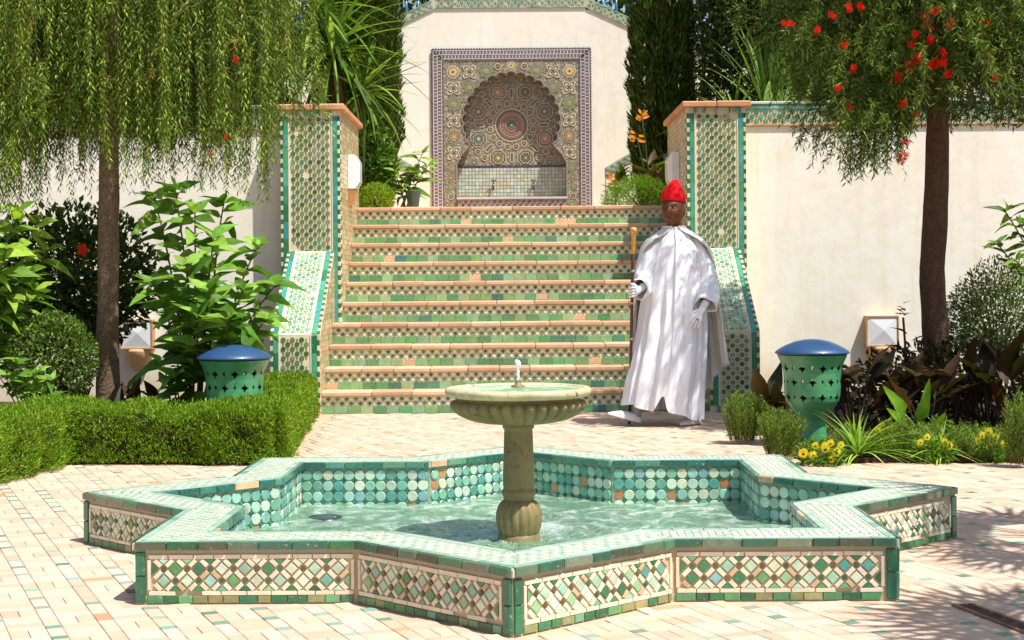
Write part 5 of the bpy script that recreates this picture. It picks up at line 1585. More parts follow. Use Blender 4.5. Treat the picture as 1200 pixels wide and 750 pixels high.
def grass(label, u, v, L_, n, pal, W=.016):
    v1 = v + .0079 * (u - 600) - HORIZON; Y = F_PX * CAM_H / v1; q = at(u, v, Y)
    t = thing('strappy_clump', (q.x, Y, .02), label, 'plant', 'strappy leaved clumps')
    for k in range(n):
        a = RND.uniform(0, 6.28); el = RND.uniform(.35, 1.4)
        put_leaf('blade', RND.choice(BL[1:]), t, (q.x + RND.uniform(-.02, .02), Y + RND.uniform(-.02, .02), .03), (math.cos(a) * math.cos(el), math.sin(a) * math.cos(el), math.sin(el)), L_ * RND.uniform(.6, 1.1), W, jit(RND.choice(pal), .2))
SG = [lin(126, 158, 70), lin(150, 178, 96), lin(100, 136, 54), lin(170, 190, 120)]
grass('arching pale green strappy clump right of the yellow pansies', 1006, 541, .36, 70, SG, .014)
grass('smaller strappy clump between low rosemary and the pavement', 1100, 541, .26, 50, SG, .012)
q = at(1083, 530, 10.2)
t = thing('arum_plant', (q.x, 10.2, .02), 'bright green upright arum leaves in front of the thick trunk', 'plant')
for (u, v, tipu, tipv, W_) in ((1076, 494, 1090, 445, .10), (1060, 486, 1036, 452, .10), (1062, 500, 1040, 478, .08), (1090, 505, 1108, 484, .07)):
    a_, b_ = at(u, v, 10.15), at(tipu, tipv, 10.05); D = b_ - a_
    put_leaf('leaf', OV[2], t, a_, D, D.length, W_, jit(lin(116, 158, 58), .1), (.3, -1, .3))
    m = MB(); m.tube(bez((q.x, 10.2, .02), (q.x + (a_.x - q.x) * .3, 10.18, a_.z * .6), a_, 7), .008, 6, lin(126, 160, 80)); m.build('leaf_stalk', M['bark'], t)
for u, v, h, w, n, lab in ((1030, 540, .17, .13, 60, 'low feathery greenery behind the gap left of the arum leaves'), (1072, 538, .19, .13, 70, 'low feathery greenery at the foot of the arum leaves'), (1148, 541, .2, .14, 80, 'low feathery greenery right of the last strappy clump'), (1098, 530, .2, .12, 60, 'feathery greenery just behind the smaller strappy clump'), (990, 530, .16, .1, 50, 'low feathery greenery right of the goblet lantern foot')):
    v1 = v + .0079 * (u - 600) - HORIZON; Y = F_PX * CAM_H / v1; q = at(u, v, Y)
    tuft('feathery_herb', lab, (q.x, Y, .02), h, w, n, [lin(116, 146, 60), lin(134, 162, 76), lin(96, 128, 50), lin(150, 172, 90)], 'plant', 'low feathery herbs along the right bed edge')
# pansies
def pansy_meshes():
    m = MB()
    for k, a in enumerate((90, 162, 18, 225, 315)):
        a = math.radians(a); c = np.array((math.cos(a), math.sin(a)))
        r = .021 if k else .023
        o = c * .015
        V = [(o[0] + r * math.cos(x), o[1] + r * math.sin(x), .002 * math.cos(3 * x) + .002 * k) for x in np.linspace(0, 2 * PI, 11)[:-1]]
        m.add(V, [list(range(10))], lin(246, 222, 96) if k else lin(248, 226, 110))
    m.add([(.009 * math.cos(x), .010 * math.sin(x) - .003, .012) for x in np.linspace(0, 2 * PI, 9)[:-1]], [list(range(8))], lin(74, 34, 22))
    return m.mesh('flower', M['petal'])
PANSY = pansy_meshes()
def pansies(label, pts, u0, u1, vb):
    v1 = vb + .0079 * ((u0 + u1) / 2 - 600) - HORIZON; Y = F_PX * CAM_H / v1
    q = at((u0 + u1) / 2, vb, Y)
    t = thing('pansy_plant', (q.x, Y, .02), label, 'flowers', 'yellow pansies')
    wx = (u1 - u0) / 2 / F_PX * Y
    P, d = blob_points((q.x, Y + .03, .05), (wx, .09, .075), 420, .2, .4)
    P[:, 2] = np.abs(P[:, 2]) + .01
    m = MB(); m.leaves(P, d + NPR.normal(0, .5, P.shape) + np.array((0, 0, .5)), .036, .018, cols_of([lin(104, 136, 54), lin(84, 116, 46), lin(126, 154, 70)], len(P)), None, .1, True); m.build('foliage', M['foliage'], t)
    for (u, v, s) in pts:
        p = at(u, v, Y - .03)
        inst('flower', PANSY, t, p, *(Matrix.Rotation(RND.uniform(-.5, .5), 3, 'Y') @ Matrix.Rotation(RND.uniform(.1, .5), 3, 'X') @ Vector(a) for a in ((1, 0, 0), (0, 0, 1), (0, -1, 0))), scale=(s * .82,) * 3)
pansies('cluster of yellow pansies with dark centres at the lantern foot', [(941, 531, 1.05), (952, 533, .9), (967, 526, .95), (980, 530, 1.0), (966, 522, .8), (973, 519, .8), (955, 522, .8), (974, 538, .8), (985, 521, .75)], 935, 990, 546)
pansies('yellow pansies behind the arching strappy clump', [(1033, 500, .8), (1043, 502, .8), (1028, 504, .7)], 1022, 1050, 530)
pansies('yellow pansies in front of the dark cannas on the right', [(1078, 518, .7), (1086, 512, .75), (1112, 522, .8), (1106, 517, .7)], 1070, 1120, 543)
pansies('yellow pansies near the right end of the bed', [(1150, 510, .8), (1158, 506, .9), (1166, 512, .8), (1176, 520, .8), (1145, 516, .7)], 1138, 1186, 542)

# ------------------------------------------------------------------ upper garden
def cypress(x, y, z0, z1, r, label):
    t = thing('cypress_tree', (x, y, z0), label, 'tree', 'columnar cypresses')
    n = int(30000 * (z1 - z0) * r / .45 / 3.2)
    a = NPR.rand(n) * 2 * PI; z = z0 + (z1 - z0) * NPR.rand(n); f = (z - z0) / (z1 - z0)
    prof_ = r * np.interp(f, [0, .05, .2, .6, .85, 1], [.55, .8, 1, 1, .75, .15])
    lump = 1 + .06 * np.sin(a * 5 + z * 7) + .07 * np.sin(a * 9 - z * 4) + .05 * np.sin(z * 19 + a * 3)
    rr = prof_ * lump * (1 - .35 * NPR.rand(n) ** 2.2)
    P = np.stack([x + rr * np.cos(a), y + rr * np.sin(a), z], 1)
    D = np.stack([np.cos(a) * .45, np.sin(a) * .45, np.ones(n)], 1) + NPR.normal(0, .22, (n, 3))
    m = MB(); m.leaves(P, D, NPR.uniform(.05, .11, n), NPR.uniform(.014, .026, n), cols_of([lin(58, 78, 34), lin(72, 92, 40), lin(46, 64, 30), lin(88, 106, 48)], n, .2)); m.build('crown', M['foliage'], t)
    m = MB(); m.tube([(x, y, z0 - .1), (x, y, (z0 + z1) / 2), (x, y, z1 - .2)], [r * .3, r * .25, .02], 10, lin(84, 66, 46)); m.build('trunk', M['bark'], t)
    m = MB(); zz = np.linspace(z0 + .1, z1 - .3, 12); m.lathe((x, y, 0), [(r * .55 * float(np.interp(k / 11, [0, .1, .8, 1], [.6, 1, .9, .3])), zq) for k, zq in enumerate(zz)], 14, lin(44, 52, 26), cap0=True, cap1=True); m.build('shade_core', M['bark'], t)  # last part: solid core painted dark for the shade deep between the sprigs
cypress(-1.735, 18.1, 1.842, 6.3, .46, 'dark columnar cypress rising left of the niche wall')
cypress(1.715, 18.1, 1.842, 6.2, .345, 'dark columnar cypress rising right of the niche wall')
cypress(-5.45, 18.3, 2.52, 6.0, .30, 'dark columnar cypress behind the left tree crown')
def hedge_mass(x0, x1, y0, y1, z0, z1, n, label, pal, L_=.09, W_=.045):
    t = thing('background_hedge', ((x0 + x1) / 2, y0, z0), label, 'hedge', 'dark hedges of the upper garden')
    P = np.stack([NPR.uniform(x0, x1, n), y0 + (y1 - y0) * NPR.rand(n) ** 1.7, z0 + (z1 - z0) * NPR.rand(n)], 1)
    lum = .12 * np.sin(P[:, 0] * 5 + P[:, 2] * 3) + .1 * np.sin(P[:, 0] * 11 - P[:, 2] * 7)
    P[:, 1] += lum; P[:, 2] += .12 * np.sin(P[:, 0] * 4) * (P[:, 2] > z1 - .4)
    D = NPR.normal(0, .7, (n, 3)) + np.array((0, -.6, .3))
    m = MB(); m.leaves(P, D, NPR.uniform(.6, 1.2, n) * L_, NPR.uniform(.6, 1.1, n) * W_, cols_of(pal, n, .22), None, .1, True); m.build('foliage', M['foliage'], t)
    m = MB()
    for k in range(14):
        x = x0 + (x1 - x0) * (k + .5) / 14
        m.tube(bez((x, (y0 + y1) / 2 + .1, z0 - .1), (x + RND.uniform(-.1, .1), (y0 + y1) / 2, (z0 + z1) / 2), (x + RND.uniform(-.2, .2), (y0 + y1) / 2, z1 - .1), 8), np.linspace(.03, .008, 8), 6, lin(74, 60, 44))
    m.build('branches', M['bark'], t)
DH = [lin(46, 60, 30), lin(58, 74, 36), lin(38, 50, 26), lin(70, 88, 44)]
hedge_mass(2.02, 4.6, 16.9, 18.0, 2.53, 5.3, 30000, 'dense dark hedge above the right garden wall', DH)
hedge_mass(-6.2, -2.35, 16.6, 17.6, 2.53, 4.6, 24000, 'dense dark hedge behind the weeping tree on the left', DH)
hedge_mass(-7.5, 7.5, 23.2, 24.6, 3.99, 7.4, 26000, 'tall green hedge beyond the turquoise railings', [lin(80, 94, 46), lin(96, 110, 50), lin(64, 80, 40)], .16, .08)

def yucca(label, base, heads, pal, trunk_c=lin(110, 90, 64), kinds=BL):
    t = thing('yucca_plant', base, label, 'plant', 'sword-leaved yuccas')
    for (p, n, L_, W_, emin, emax) in heads:
        p = np.asarray(p, float)
        m = MB(); m.tube(bez(base, (base[0], base[1], (base[2] + p[2]) / 2), p, 9), np.linspace(.06, .045, 9), 9, trunk_c, True, .1); m.build('trunk', M['bark'], t)
        for k in range(n):
            a = k * 2.4 + RND.uniform(-.2, .2); el = emin + (emax - emin) * ((k + .5) / n) + RND.uniform(-.12, .12)
            D = (math.cos(a) * math.cos(el), math.sin(a) * math.cos(el), math.sin(el))
            put_leaf('blade', RND.choice(kinds), t, p + np.array((0, 0, .10 * k / n)), D, L_ * RND.uniform(.75, 1.1), W_ * RND.uniform(.8, 1.1), jit(RND.choice(pal), .22))
YG = [lin(96, 122, 54), lin(120, 146, 74), lin(78, 104, 44), lin(146, 168, 96), lin(66, 90, 40)]
yucca('drooping sword-leaved yucca in front of the left cypress', (-1.72, 16.75, 1.842), [((-1.86, 16.75, 3.45), 85, .95, .05, -.7, 1.35), ((-1.56, 16.85, 3.05), 55, .75, .045, -.8, 1.3), ((-2.05, 16.9, 3.9), 70, .95, .05, -.7, 1.3)], YG)
yucca('upright dark sword-leaved yucca above the right garden wall', (2.52, 15.5, 2.53), [((2.50, 15.5, 2.56), 34, 1.0, .05, 1.05, 1.52), ((2.80, 15.45, 2.56), 30, .72, .046, .8, 1.5)], [lin(66, 94, 44), lin(80, 112, 54), lin(54, 80, 38), lin(110, 138, 76)], kinds=BL[:2])
yucca('low arching sword-leaved yucca at the cap of the right pier', (2.25, 15.9, 2.53), [((2.23, 15.9, 2.6), 24, .62, .032, .2, 1.35)], [lin(120, 146, 84), lin(96, 124, 60), lin(150, 170, 110)])
yucca('yellow-green sword-leaved yucca at the top left corner', (-5.2, 16.0, 2.53), [((-5.1, 16.0, 3.2), 46, .8, .05, -.4, 1.3)], [lin(150, 166, 80), lin(120, 142, 62), lin(170, 184, 110)])
t = thing('aloe_clump', (2.62, 15.2, 2.53), 'short pale fleshy leaves along the top of the right garden wall', 'plant')
for (u, v) in ((903, 122), (912, 122), (922, 122), (931, 122), (897, 122), (944, 122), (960, 122)):
    p = at(u, v, 15.15); put_leaf('leaf', BL[0], t, p, (RND.uniform(-.25, .25), -.15, 1), RND.uniform(.13, .24), .06, jit(lin(150, 180, 120), .12), (0, -1, .2))

# terrace plants either side of the niche
bush('golden_bush', 'small yellow-green clipped bush at the top of the stairs on the left', 'bush', (-1.385, 16.4, 1.95), (.19, .18, .17), 2600, .03, .014, [lin(130, 156, 44), lin(150, 174, 60), lin(108, 134, 38)], lump=.12, shell=.7, base=(-1.385, 16.4, 1.842), upb=.8)
bush('rosemary_mound', 'bright green rosemary mound at the top of the stairs on the right', 'bush', (1.32, 16.55, 1.92), (.36, .26, .24), 5200, .05, .010, [lin(112, 146, 44), lin(134, 166, 58), lin(90, 122, 38)], lump=.15, shell=.6, base=(1.32, 16.55, 1.842), upb=1.0, six=False)
bush('ficus_shrub', 'glossy green shrub below the yucca left of the niche', 'shrub', (-1.58, 17.3, 2.35), (.30, .25, .48), 1100, .11, .06, [lin(84, 118, 52), lin(108, 140, 66), lin(66, 98, 42), lin(132, 158, 84)], lump=.3, shell=.4, base=(-1.5, 17.3, 1.842))
t = thing('mango_like_shrub', (-1.12, 17.2, 1.842), 'young shrub with drooping long leaves beside the niche border', 'shrub')
leafy(t, (-1.16, 17.2, 1.85), [at(u, v, 17.1) for u, v in ((495, 180), (484, 205), (500, 196), (470, 215), (478, 222), (462, 200))], LA, .27, .075, [lin(118, 148, 66), lin(140, 166, 82), lin(96, 126, 52)], 8, .45, lin(120, 112, 70), .009)
t = thing('terracotta_pot', (-1.15, 16.9, 1.842), 'dark green glazed pot beside the left side of the niche', 'pot')
q = at(484, 238, 16.75)
t.location = (q.x, 16.75, 1.842); WL[t] = Vector(t.location)
m = MB(); m.lathe((q.x, 16.75, 1.842), [(.001, .0), (.05, 0), (.06, .06), (.07, .14), (.085, .20), (.088, .21), (.08, .215), (.072, .20), (.001, .19)], 24, lin(54, 84, 66)); m.build('body', M['ceramic'], t)
t['name_note'] = ''; del t['name_note']
t = thing('bird_of_paradise', (1.52, 17.0, 1.842), 'bird of paradise plant with orange flowers before the right cypress', 'plant')
for k in range(16):
    a = RND.uniform(0, 6.28); el = RND.uniform(.5, 1.4); p = (1.52 + RND.uniform(-.08, .08), 17.0 + RND.uniform(-.08, .08), 1.9 + RND.uniform(.1, .35))
    put_leaf('leaf', RND.choice(LA), t, p, (math.cos(a) * math.cos(el), math.sin(a) * math.cos(el), math.sin(el)), RND.uniform(.25, .42), .10, jit(RND.choice([lin(70, 78, 44), lin(86, 70, 50), lin(96, 120, 56)]), .2))
for (u, v) in ((752, 136), (746, 161), (719, 212)):
    q = at(u, v, 16.9)
    m = MB(); m.tube(bez((1.50 if v < 200 else 1.12, 17.0, 1.85), ((q.x + 1.5) / 2 if v < 200 else 1.1, 16.95, (q.z + 1.9) / 2), q, 9), .009, 6, lin(84, 84, 50)); m.build('stem', M['bark'], t)
    for k in range(8):
        a = RND.uniform(-.2, 3.3); c = q + Vector((RND.uniform(-.02, .02), 0, RND.uniform(-.05, .04)))
        put_leaf('petal', LA[2], t, c, (math.cos(a), RND.uniform(-.5, .3), math.sin(a)), RND.uniform(.06, .095), .03, jit(lin(240, 150, 60), .15), (0, -1, 0))
t = thing('paddle_leaf_plant', (1.14, 16.9, 1.842), 'dark paddle-leaved plant beside the rosemary mound', 'plant')
for k in range(9):
    a = RND.uniform(0, 6.28); el = RND.uniform(.3, 1.3); p = (1.14 + RND.uniform(-.05, .05), 16.9, 1.92 + RND.uniform(.05, .25))
    put_leaf('leaf', RND.choice(OV), t, p, (math.cos(a) * math.cos(el), math.sin(a) * math.cos(el), math.sin(el)), RND.uniform(.16, .26), .08, jit(RND.choice([lin(70, 90, 44), lin(80, 64, 46), lin(104, 124, 60)]), .2))

# a palm standing outside the picture on the right, whose shade reaches the paving
def fan_palm(px_, py_, hz_, label):
  t = thing('fan_palm', (px_, py_, 0), label, 'tree', 'fan palms beside the paved court')
  trunk(t, [(px_, py_, 0), (px_ - .02, py_, hz_ * .5), (px_ - .05, py_, hz_)], [.13, .10, .09], lin(120, 96, 70), [])
  for k in range(26):
    a = k * 2.4; el = RND.uniform(-.3, 1.2); o_ = np.array((px_ - .05, py_, hz_))
    tip = o_ + .55 * np.array((math.cos(a) * math.cos(el), math.sin(a) * math.cos(el), math.sin(el)))
    m = MB(); m.tube(bez(o_, (o_ + tip) / 2 + np.array((0, 0, .06)), tip, 6), .008, 5, lin(120, 130, 70)); m.build('leaf_stalk', M['bark'], t)
    m = MB(); nb_ = 17
    d_ = unit(tip - o_); sx = unit(np.cross(d_, (0, 0, 1.0) if abs(d_[2]) < .9 else (1.0, 0, 0)))
    an = np.linspace(-1.9, 1.9, nb_); D = np.cos(an)[:, None] * d_ + np.sin(an)[:, None] * sx - np.array((0, 0, .15))
    m.leaves(np.repeat(tip[None], nb_, 0), D, .5, .035, cols_of([lin(90, 116, 50)], nb_), np.cross(sx, d_)[None].repeat(nb_, 0), .12); m.build('frond', M['foliage'], t)
fan_palm(3.35, 5.9, 2.3, 'fan palm just right of the court, shading the pool star tip')
fan_palm(2.95, 4.15, 2.2, 'nearer fan palm at the right, shading the drain slot corner')
# ------------------------------------------------------------------ the man in white
MP = Vector((1.197, 12.1, 0.0))
man = thing('person', MP, 'man in long white robe and cape with a red hat walking past the steps', 'person')
M['skin_dark'] = mat_surface('dark_skin', lin(110, 67, 46), .5, .14, 30, None, .7, .12, 140, 0, .25)
def W3(*p): return np.array(p, float) + np.array(MP)

def skin_eval(pts, eds, radii, root=0, sub=1):
    """Grow a continuous skin round a skeleton and return its vertices and faces."""
    me = bpy.data.meshes.new('skeleton'); me.from_pydata([tuple(p) for p in pts], eds, [])
    ob = bpy.data.objects.new('skeleton', me); COL.objects.link(ob)
    sk = ob.modifiers.new('skin', 'SKIN'); sk.use_smooth_shade = True
    sv = me.skin_vertices[0].data
    for k, r in enumerate(radii):
        sv[k].radius = (r, r) if isinstance(r, (int, float)) else r
        sv[k].use_root = (k == root)
    if sub:
        ss = ob.modifiers.new('sub', 'SUBSURF'); ss.levels = sub; ss.render_levels = sub
    dg = bpy.context.evaluated_depsgraph_get()
    ev = ob.evaluated_get(dg); m2 = ev.to_mesh()
    V = np.array([v.co[:] for v in m2.vertices]); Fs = [list(p.vertices) for p in m2.polygons]
    ev.to_mesh_clear()
    bpy.data.objects.remove(ob); bpy.data.meshes.remove(me)
    return V, Fs

# body: skeleton, then the sculpted head, fused into one surface by a voxel remesh
sk_p = [(.0, .02, .92), (.03, .02, 1.12), (.04, .01, 1.30), (.04, .015, 1.42), (.035, .0, 1.50), (.030, -.012, 1.565),
        (-.11, .01, 1.37), (-.20, -.03, 1.12), (-.245, -.16, 1.03),
        (.19, .01, 1.37), (.265, -.02, 1.12), (.232, -.20, .91),
        (-.09, .0, .86), (-.19, -.04, .50), (-.262, -.03, .10),
        (.09, .02, .86), (.14, .0, .48), (.185, .03, .08)]
sk_e = [(0, 1), (1, 2), (2, 3), (3, 4), (4, 5), (3, 6), (6, 7), (7, 8), (3, 9), (9, 10), (10, 11), (0, 12), (12, 13), (13, 14), (0, 15), (15, 16), (16, 17)]
sk_r = [.13, .13, .12, .085, .062, .060, .050, .040, .028, .050, .040, .028, .085, .058, .034, .085, .058, .034]
Vb, Fb = skin_eval(sk_p, sk_e, sk_r)
yaw = math.radians(-22)
HC = np.array((.026, -.030, 1.630))
HS = 1.10
nu, nv = 56, 44
hv = []
for j in range(nv + 1):
    ph = PI * j / nv
    for i in range(nu):
        th = 2 * PI * i / nu                                   # 0 = face front (-Y), towards +X
        dx, dy, dz = math.sin(th) * math.sin(ph), -math.cos(th) * math.sin(ph), math.cos(ph)
        rx, ry, rz = .080, .095, .120
        x, y, z = dx * rx, dy * ry, dz * rz
        low = max(0, -z / .122)
        x *= 1 - .20 * low ** 1.5; y *= 1 - (.10 if y > 0 else .06) * low
        if y > 0 and z < -.04: y *= 1 - 2.5 * (-z - .04)
        f = max(0, -dy)                                        # frontness
        g = lambda cx_, cz_, sx_, sz_: math.exp(-((x - cx_) / sx_) ** 2 - ((z - cz_) / sz_) ** 2) * (f > .25)
        y -= .026 * g(0, -.018, .012, .020) + .010 * g(0, .004, .009, .022) + .008 * g(.012, -.024, .008, .008) + .008 * g(-.012, -.024, .008, .008)
        y += .017 * g(.030, .012, .016, .011) + .017 * g(-.030, .012, .016, .011)
        y -= .010 * g(.028, .032, .022, .008) + .010 * g(-.028, .032, .022, .008)
        y -= .011 * g(0, -.055, .024, .007) + .012 * g(0, -.069, .021, .007)
        y += .006 * g(0, -.062, .024, .0025)
        y -= .010 * g(0, -.100, .024, .016)
        y -= .005 * (g(.045, -.025, .020, .022) + g(-.045, -.025, .020, .022))
        hv.append((x, y, z))
hv = np.array(hv)
hF = [(j * nu + i, j * nu + (i + 1) % nu, (j + 1) * nu + (i + 1) % nu, (j + 1) * nu + i) for j in range(nv) for i in range(nu)]
ears = []
for sg in (-1, 1):
    e = []
    for j in range(13):
        for i in range(16):
            ph, th = PI * j / 12, 2 * PI * i / 16
            e.append((sg * (.074 + .010 * math.cos(th) * math.sin(ph)) , .010 + .020 * math.sin(th) * math.sin(ph) , -.008 + .033 * math.cos(ph)))
    ears.append(np.array(e))
eF = [(j * 16 + i, j * 16 + (i + 1) % 16, (j + 1) * 16 + (i + 1) % 16, (j + 1) * 16 + i) for j in range(12) for i in range(16)]
cy_, sy_ = math.cos(yaw), math.sin(yaw)
def head_tf(v):
    v = np.asarray(v, float); pit = math.radians(5)
    y, z = v[..., 1] * math.cos(pit) - v[..., 2] * math.sin(pit) * -1 * 0 + 0, v[..., 2]
    x = v[..., 0]
    return np.stack([x * cy_ - (-y) * -sy_ * -1 if False else x * cy_ - y * sy_, x * sy_ + y * cy_, z], -1) * HS + HC
m = MB()
m.add(Vb + np.array(MP), Fb, (1, 1, 1), True)
m.add(head_tf(hv) + np.array(MP), hF, (1, 1, 1), True)
for e in ears: m.add(head_tf(e) + np.array(MP), eF, (1, 1, 1), True)
body = m.build('body', M['skin_dark'], man)
rm = body.modifiers.new('fuse', 'REMESH'); rm.mode = 'VOXEL'; rm.voxel_size = .0045; rm.use_smooth_shade = True
sm_ = body.modifiers.new('soften', 'SMOOTH'); sm_.iterations = 2; sm_.factor = .4
for sg in (-1, 1):
    m = MB()
    c = head_tf(np.array((sg * .030, -.077, .012))) + np.array(MP)
    m.lathe(c, [(.0005, -.006), (.006, -.0045), (.0095, 0), (.006, .0045), (.0005, .006)], 12, lin(206, 194, 182)); eye = m.build('eye', M['skin'], man)
    m = MB()
    p = head_tf(np.array((sg * .030, -.0845, .012))) + np.array(MP)
    m.lathe((p[0], p[1], p[2]), [(.0005, -.0052), (.0045, -.003), (.0055, 0), (.0045, .003), (.0005, .0052)], 10, lin(30, 20, 16)); m.build('iris', M['skin'], eye)
    m = MB()
    P = np.array([head_tf(np.array((sg * x_, -.089 + .25 * abs(x_ - .03) + (x_ > .035) * .006, z_))) for x_, z_ in ((.014, .034), (.024, .0385), (.036, .038), (.047, .031))]) + np.array(MP)
    m.tube(P, [.0025, .0035, .003, .0015], 6, lin(30, 22, 18)); m.build('eyebrow', M['felt'], man)
m = MB()
P = np.array([head_tf(np.array((x_, y_, z_))) for x_, y_, z_ in ((-.021, -.088, -.0605), (-.010, -.0955, -.0600), (0, -.097, -.0615), (.010, -.0955, -.0600), (.021, -.088, -.0605))]) + np.array(MP)
m.tube(P, [.001, .0026, .003, .0026, .001], 6, lin(70, 36, 30)); m.build('mouth', M['skin'], man)

# hat: soft red felt cone
m = MB(); rings = []
th = np.linspace(0, 2 * PI, 40, endpoint=False)
for r, z, ox in ((.080, .050, 0), (.0835, .054, 0), (.0845, .062, 0), (.083, .09, -.001), (.078, .115, -.002), (.069, .135, -.001), (.056, .152, .003), (.042, .172, .008), (.029, .192, .012), (.018, .204, .014), (.004, .209, .014)):
    rr = r * (1 + .02 * np.sin(th * 3 + z * 40) + .012 * np.sin(th * 5 - z * 60))
    rings.append(np.stack([ox + rr * np.sin(th), -rr * np.cos(th) * 1.16 + .004, np.full(40, z) + .012 * np.cos(th + .4) * (z < .07)], 1))
m.loft(head_tf(np.array(rings)) + np.array(MP), lin(214, 24, 30), cap1=True)
m.build('red_hat', M['felt'], man)

# robe
CW, CI = (.80, .81, .84), (.80, .78, .72)
zk = [0.0, .15, .45, .75, 1.0, 1.22, 1.34, 1.42, 1.47, 1.52]
cxk = [-.075, -.06, -.012, .016, .028, .035, .04, .04, .036, .033]
ak = [.300, .292, .272, .256, .236, .218, .188, .138, .092, .070]
bk = [.21, .205, .20, .195, .19, .175, .155, .125, .095, .072]
cyk = [-.02, -.02, -.01, .0, .0, .01, .01, .01, .005, .0]
def robe_pt(t_, s_):
    zh = .105 - .060 * math.sin(t_) + .012 * math.sin(5 * t_) + .13 * math.exp(-((t_ + .12) / .13) ** 2) * 1.0
    z = zh + (1.50 - zh) * s_
    ip = lambda K_: float(np.interp(z, zk, K_))
    a, b, cx_, cy2 = ip(ak), ip(bk), ip(cxk), ip(cyk)
    A = .0045 + .032 * max(0, 1 - z / 1.3) ** .9
    sw = .35 * math.sin(2.2 * z + .6)
    f = .55 * math.sin(9 * t_ + 1.3 + sw * 3) + .5 * math.sin(15 * t_ + .5 - sw * 4) + .35 * math.sin(24 * t_ + 2 + sw * 2)
    f = f - .35 * abs(math.sin(6 * t_ + .8 + sw))
    lift = .035 * max(0, 1 - abs(z - .35) / .45) * max(0, math.cos(t_ + 1.0)) ** 3   # the stepping leg pushes the cloth
    k = A * f + lift
    # soft horizontal drag folds over the stepping thigh
    k += .006 * math.sin(22 * z + 3 * t_) * max(0, math.cos(t_ + .9)) ** 2 * max(0, 1 - abs(z - .7) / .45)
    return W3(cx_ + (a + k) * math.sin(t_), cy2 - (b + k) * math.cos(t_), z)
nt, ns = 180, 74
rings = [[robe_pt(2 * PI * i / nt - PI, s_) for i in range(nt)] for s_ in np.linspace(0, 1, ns)]
m = MB(); m.loft(rings, CW)
inn = [[p * .5 + np.array([MP.x + .0, MP.y, p[2]]) * .5 if False else p + unit(np.array([MP.x, MP.y, p[2]]) - p) * .008 for p in r_] for r_ in rings[:22]]
m.loft([rings[0]] + inn, CW)
def sleeve(P, R_, squash=1.0, ph=0.0):
    P = np.array(P, float); tt = np.linspace(0, 1, 26)
    Q = np.stack([np.interp(tt, np.linspace(0, 1, len(P)), P[:, k]) for k in range(3)], 1)
    for _ in range(3): Q[1:-1] = (Q[:-2] + Q[1:-1] * 2 + Q[2:]) / 4
    RR = np.interp(tt, np.linspace(0, 1, len(R_)), R_)
    T = unit(np.gradient(Q, axis=0)); rings = []
    U = unit(np.cross(T[0], (0, 1.0, 0)))
    a = np.linspace(0, 2 * PI, 48, endpoint=False)
    for k in range(26):
        U = unit(U - T[k] * np.dot(U, T[k])); Wv = np.cross(T[k], U)
        rr = RR[k] * (1 + .07 * np.sin(3 * a + 9 * tt[k] + ph) + .05 * np.sin(5 * a - 14 * tt[k]) + .05 * math.sin(tt[k] * 30 + ph) * np.cos(a + 1))
        rings.append(W3(*Q[k]) + rr[:, None] * (np.cos(a)[:, None] * U + np.sin(a)[:, None] * Wv * squash))
    inn = [r_ + (r_.mean(0) - r_) * .06 for r_ in rings[::-1][:8]]
    m.loft(rings + inn, CW, cap0=True)
sleeve([(.13, .01, 1.37), (.205, .005, 1.29), (.258, -.02, 1.15), (.288, -.06, 1.06), (.272, -.14, .97), (.245, -.195, .905)], [.08, .092, .090, .088, .082, .085], .95, .4)
sleeve([(-.05, .01, 1.37), (-.125, -.005, 1.29), (-.180, -.04, 1.15), (-.205, -.08, 1.07), (-.225, -.13, 1.04), (-.252, -.165, 1.035)], [.08, .092, .084, .080, .075, .078], 1.0, 2.0)
robe = m.build('djellaba', M['cloth'], man)
m = MB()
P = [robe_pt(-.04, s_) + np.array((0, -.003, 0)) for s_ in np.linspace(.16, .97, 30)]
m.tube(P, .0045, 6, (.76, .77, .80)); m.build('placket_seam', M['cloth'], robe)

# cape thrown back over the shoulders
zc = [1.50, 1.475, 1.445, 1.41, 1.35, 1.22, .90, .45, .15]
ca_ = [.084, .112, .165, .215, .258, .296, .322, .368, .385]; cb = [.085, .097, .132, .160, .190, .222, .27, .315, .33]
ccx = [.034, .036, .04, .042, .044, .048, .060, .075, .085]; ccy = [.0, .005, .012, .015, .02, .03, .055, .08, .09]
tr_ = [.30, .42, .62, .85, 1.10, 1.34, 1.42, 1.50, 1.55]; tl_ = [.30, .42, .62, .86, 1.14, 1.36, 1.50, 1.55, 1.6]
rings = []
for s_ in np.linspace(0, 1, 60):
    ring = []
    for q_ in np.linspace(0, 1, 130):
        zb_ = .44 if q_ < .12 else .44 - .26 * min(1, (q_ - .12) / .25) if q_ < .6 else .20
        z = 1.50 - (1.50 - zb_) * s_ + .012 * math.sin(q_ * 40) * s_ ** 3
        ip = lambda K_: float(np.interp(-z, [-a for a in zc], K_))
        t_ = ip(tr_) + (2 * PI - ip(tl_) - ip(tr_)) * q_
        A = .003 + .026 * max(0, (1.38 - z) / 1.2)
        k = A * (.6 * math.sin(16 * t_ + 1.2 * z) + .5 * math.sin(27 * t_ + 1 - 1.5 * z) + .25 * math.sin(41 * t_))
        ring.append(W3(ip(ccx) + (ip(ca_) + k) * math.sin(t_), ip(ccy) - (ip(cb) + k) * math.cos(t_), z))
    rings.append(ring)
m = MB(); m.loft(rings, CI, closed=False)
cape = m.build('cape', M['cloth'], man)
so = cape.modifiers.new('thickness', 'SOLIDIFY'); so.thickness = .004; so.offset = 1
m = MB(); m.tube([r_[0] for r_ in rings[:40]], .0055, 6, CI); m.tube([r_[-1] for r_ in rings[:40]], .0055, 6, CI); m.tube(rings[0], .008, 6, CI)
m.build('rolled_edge', M['cloth'], cape)

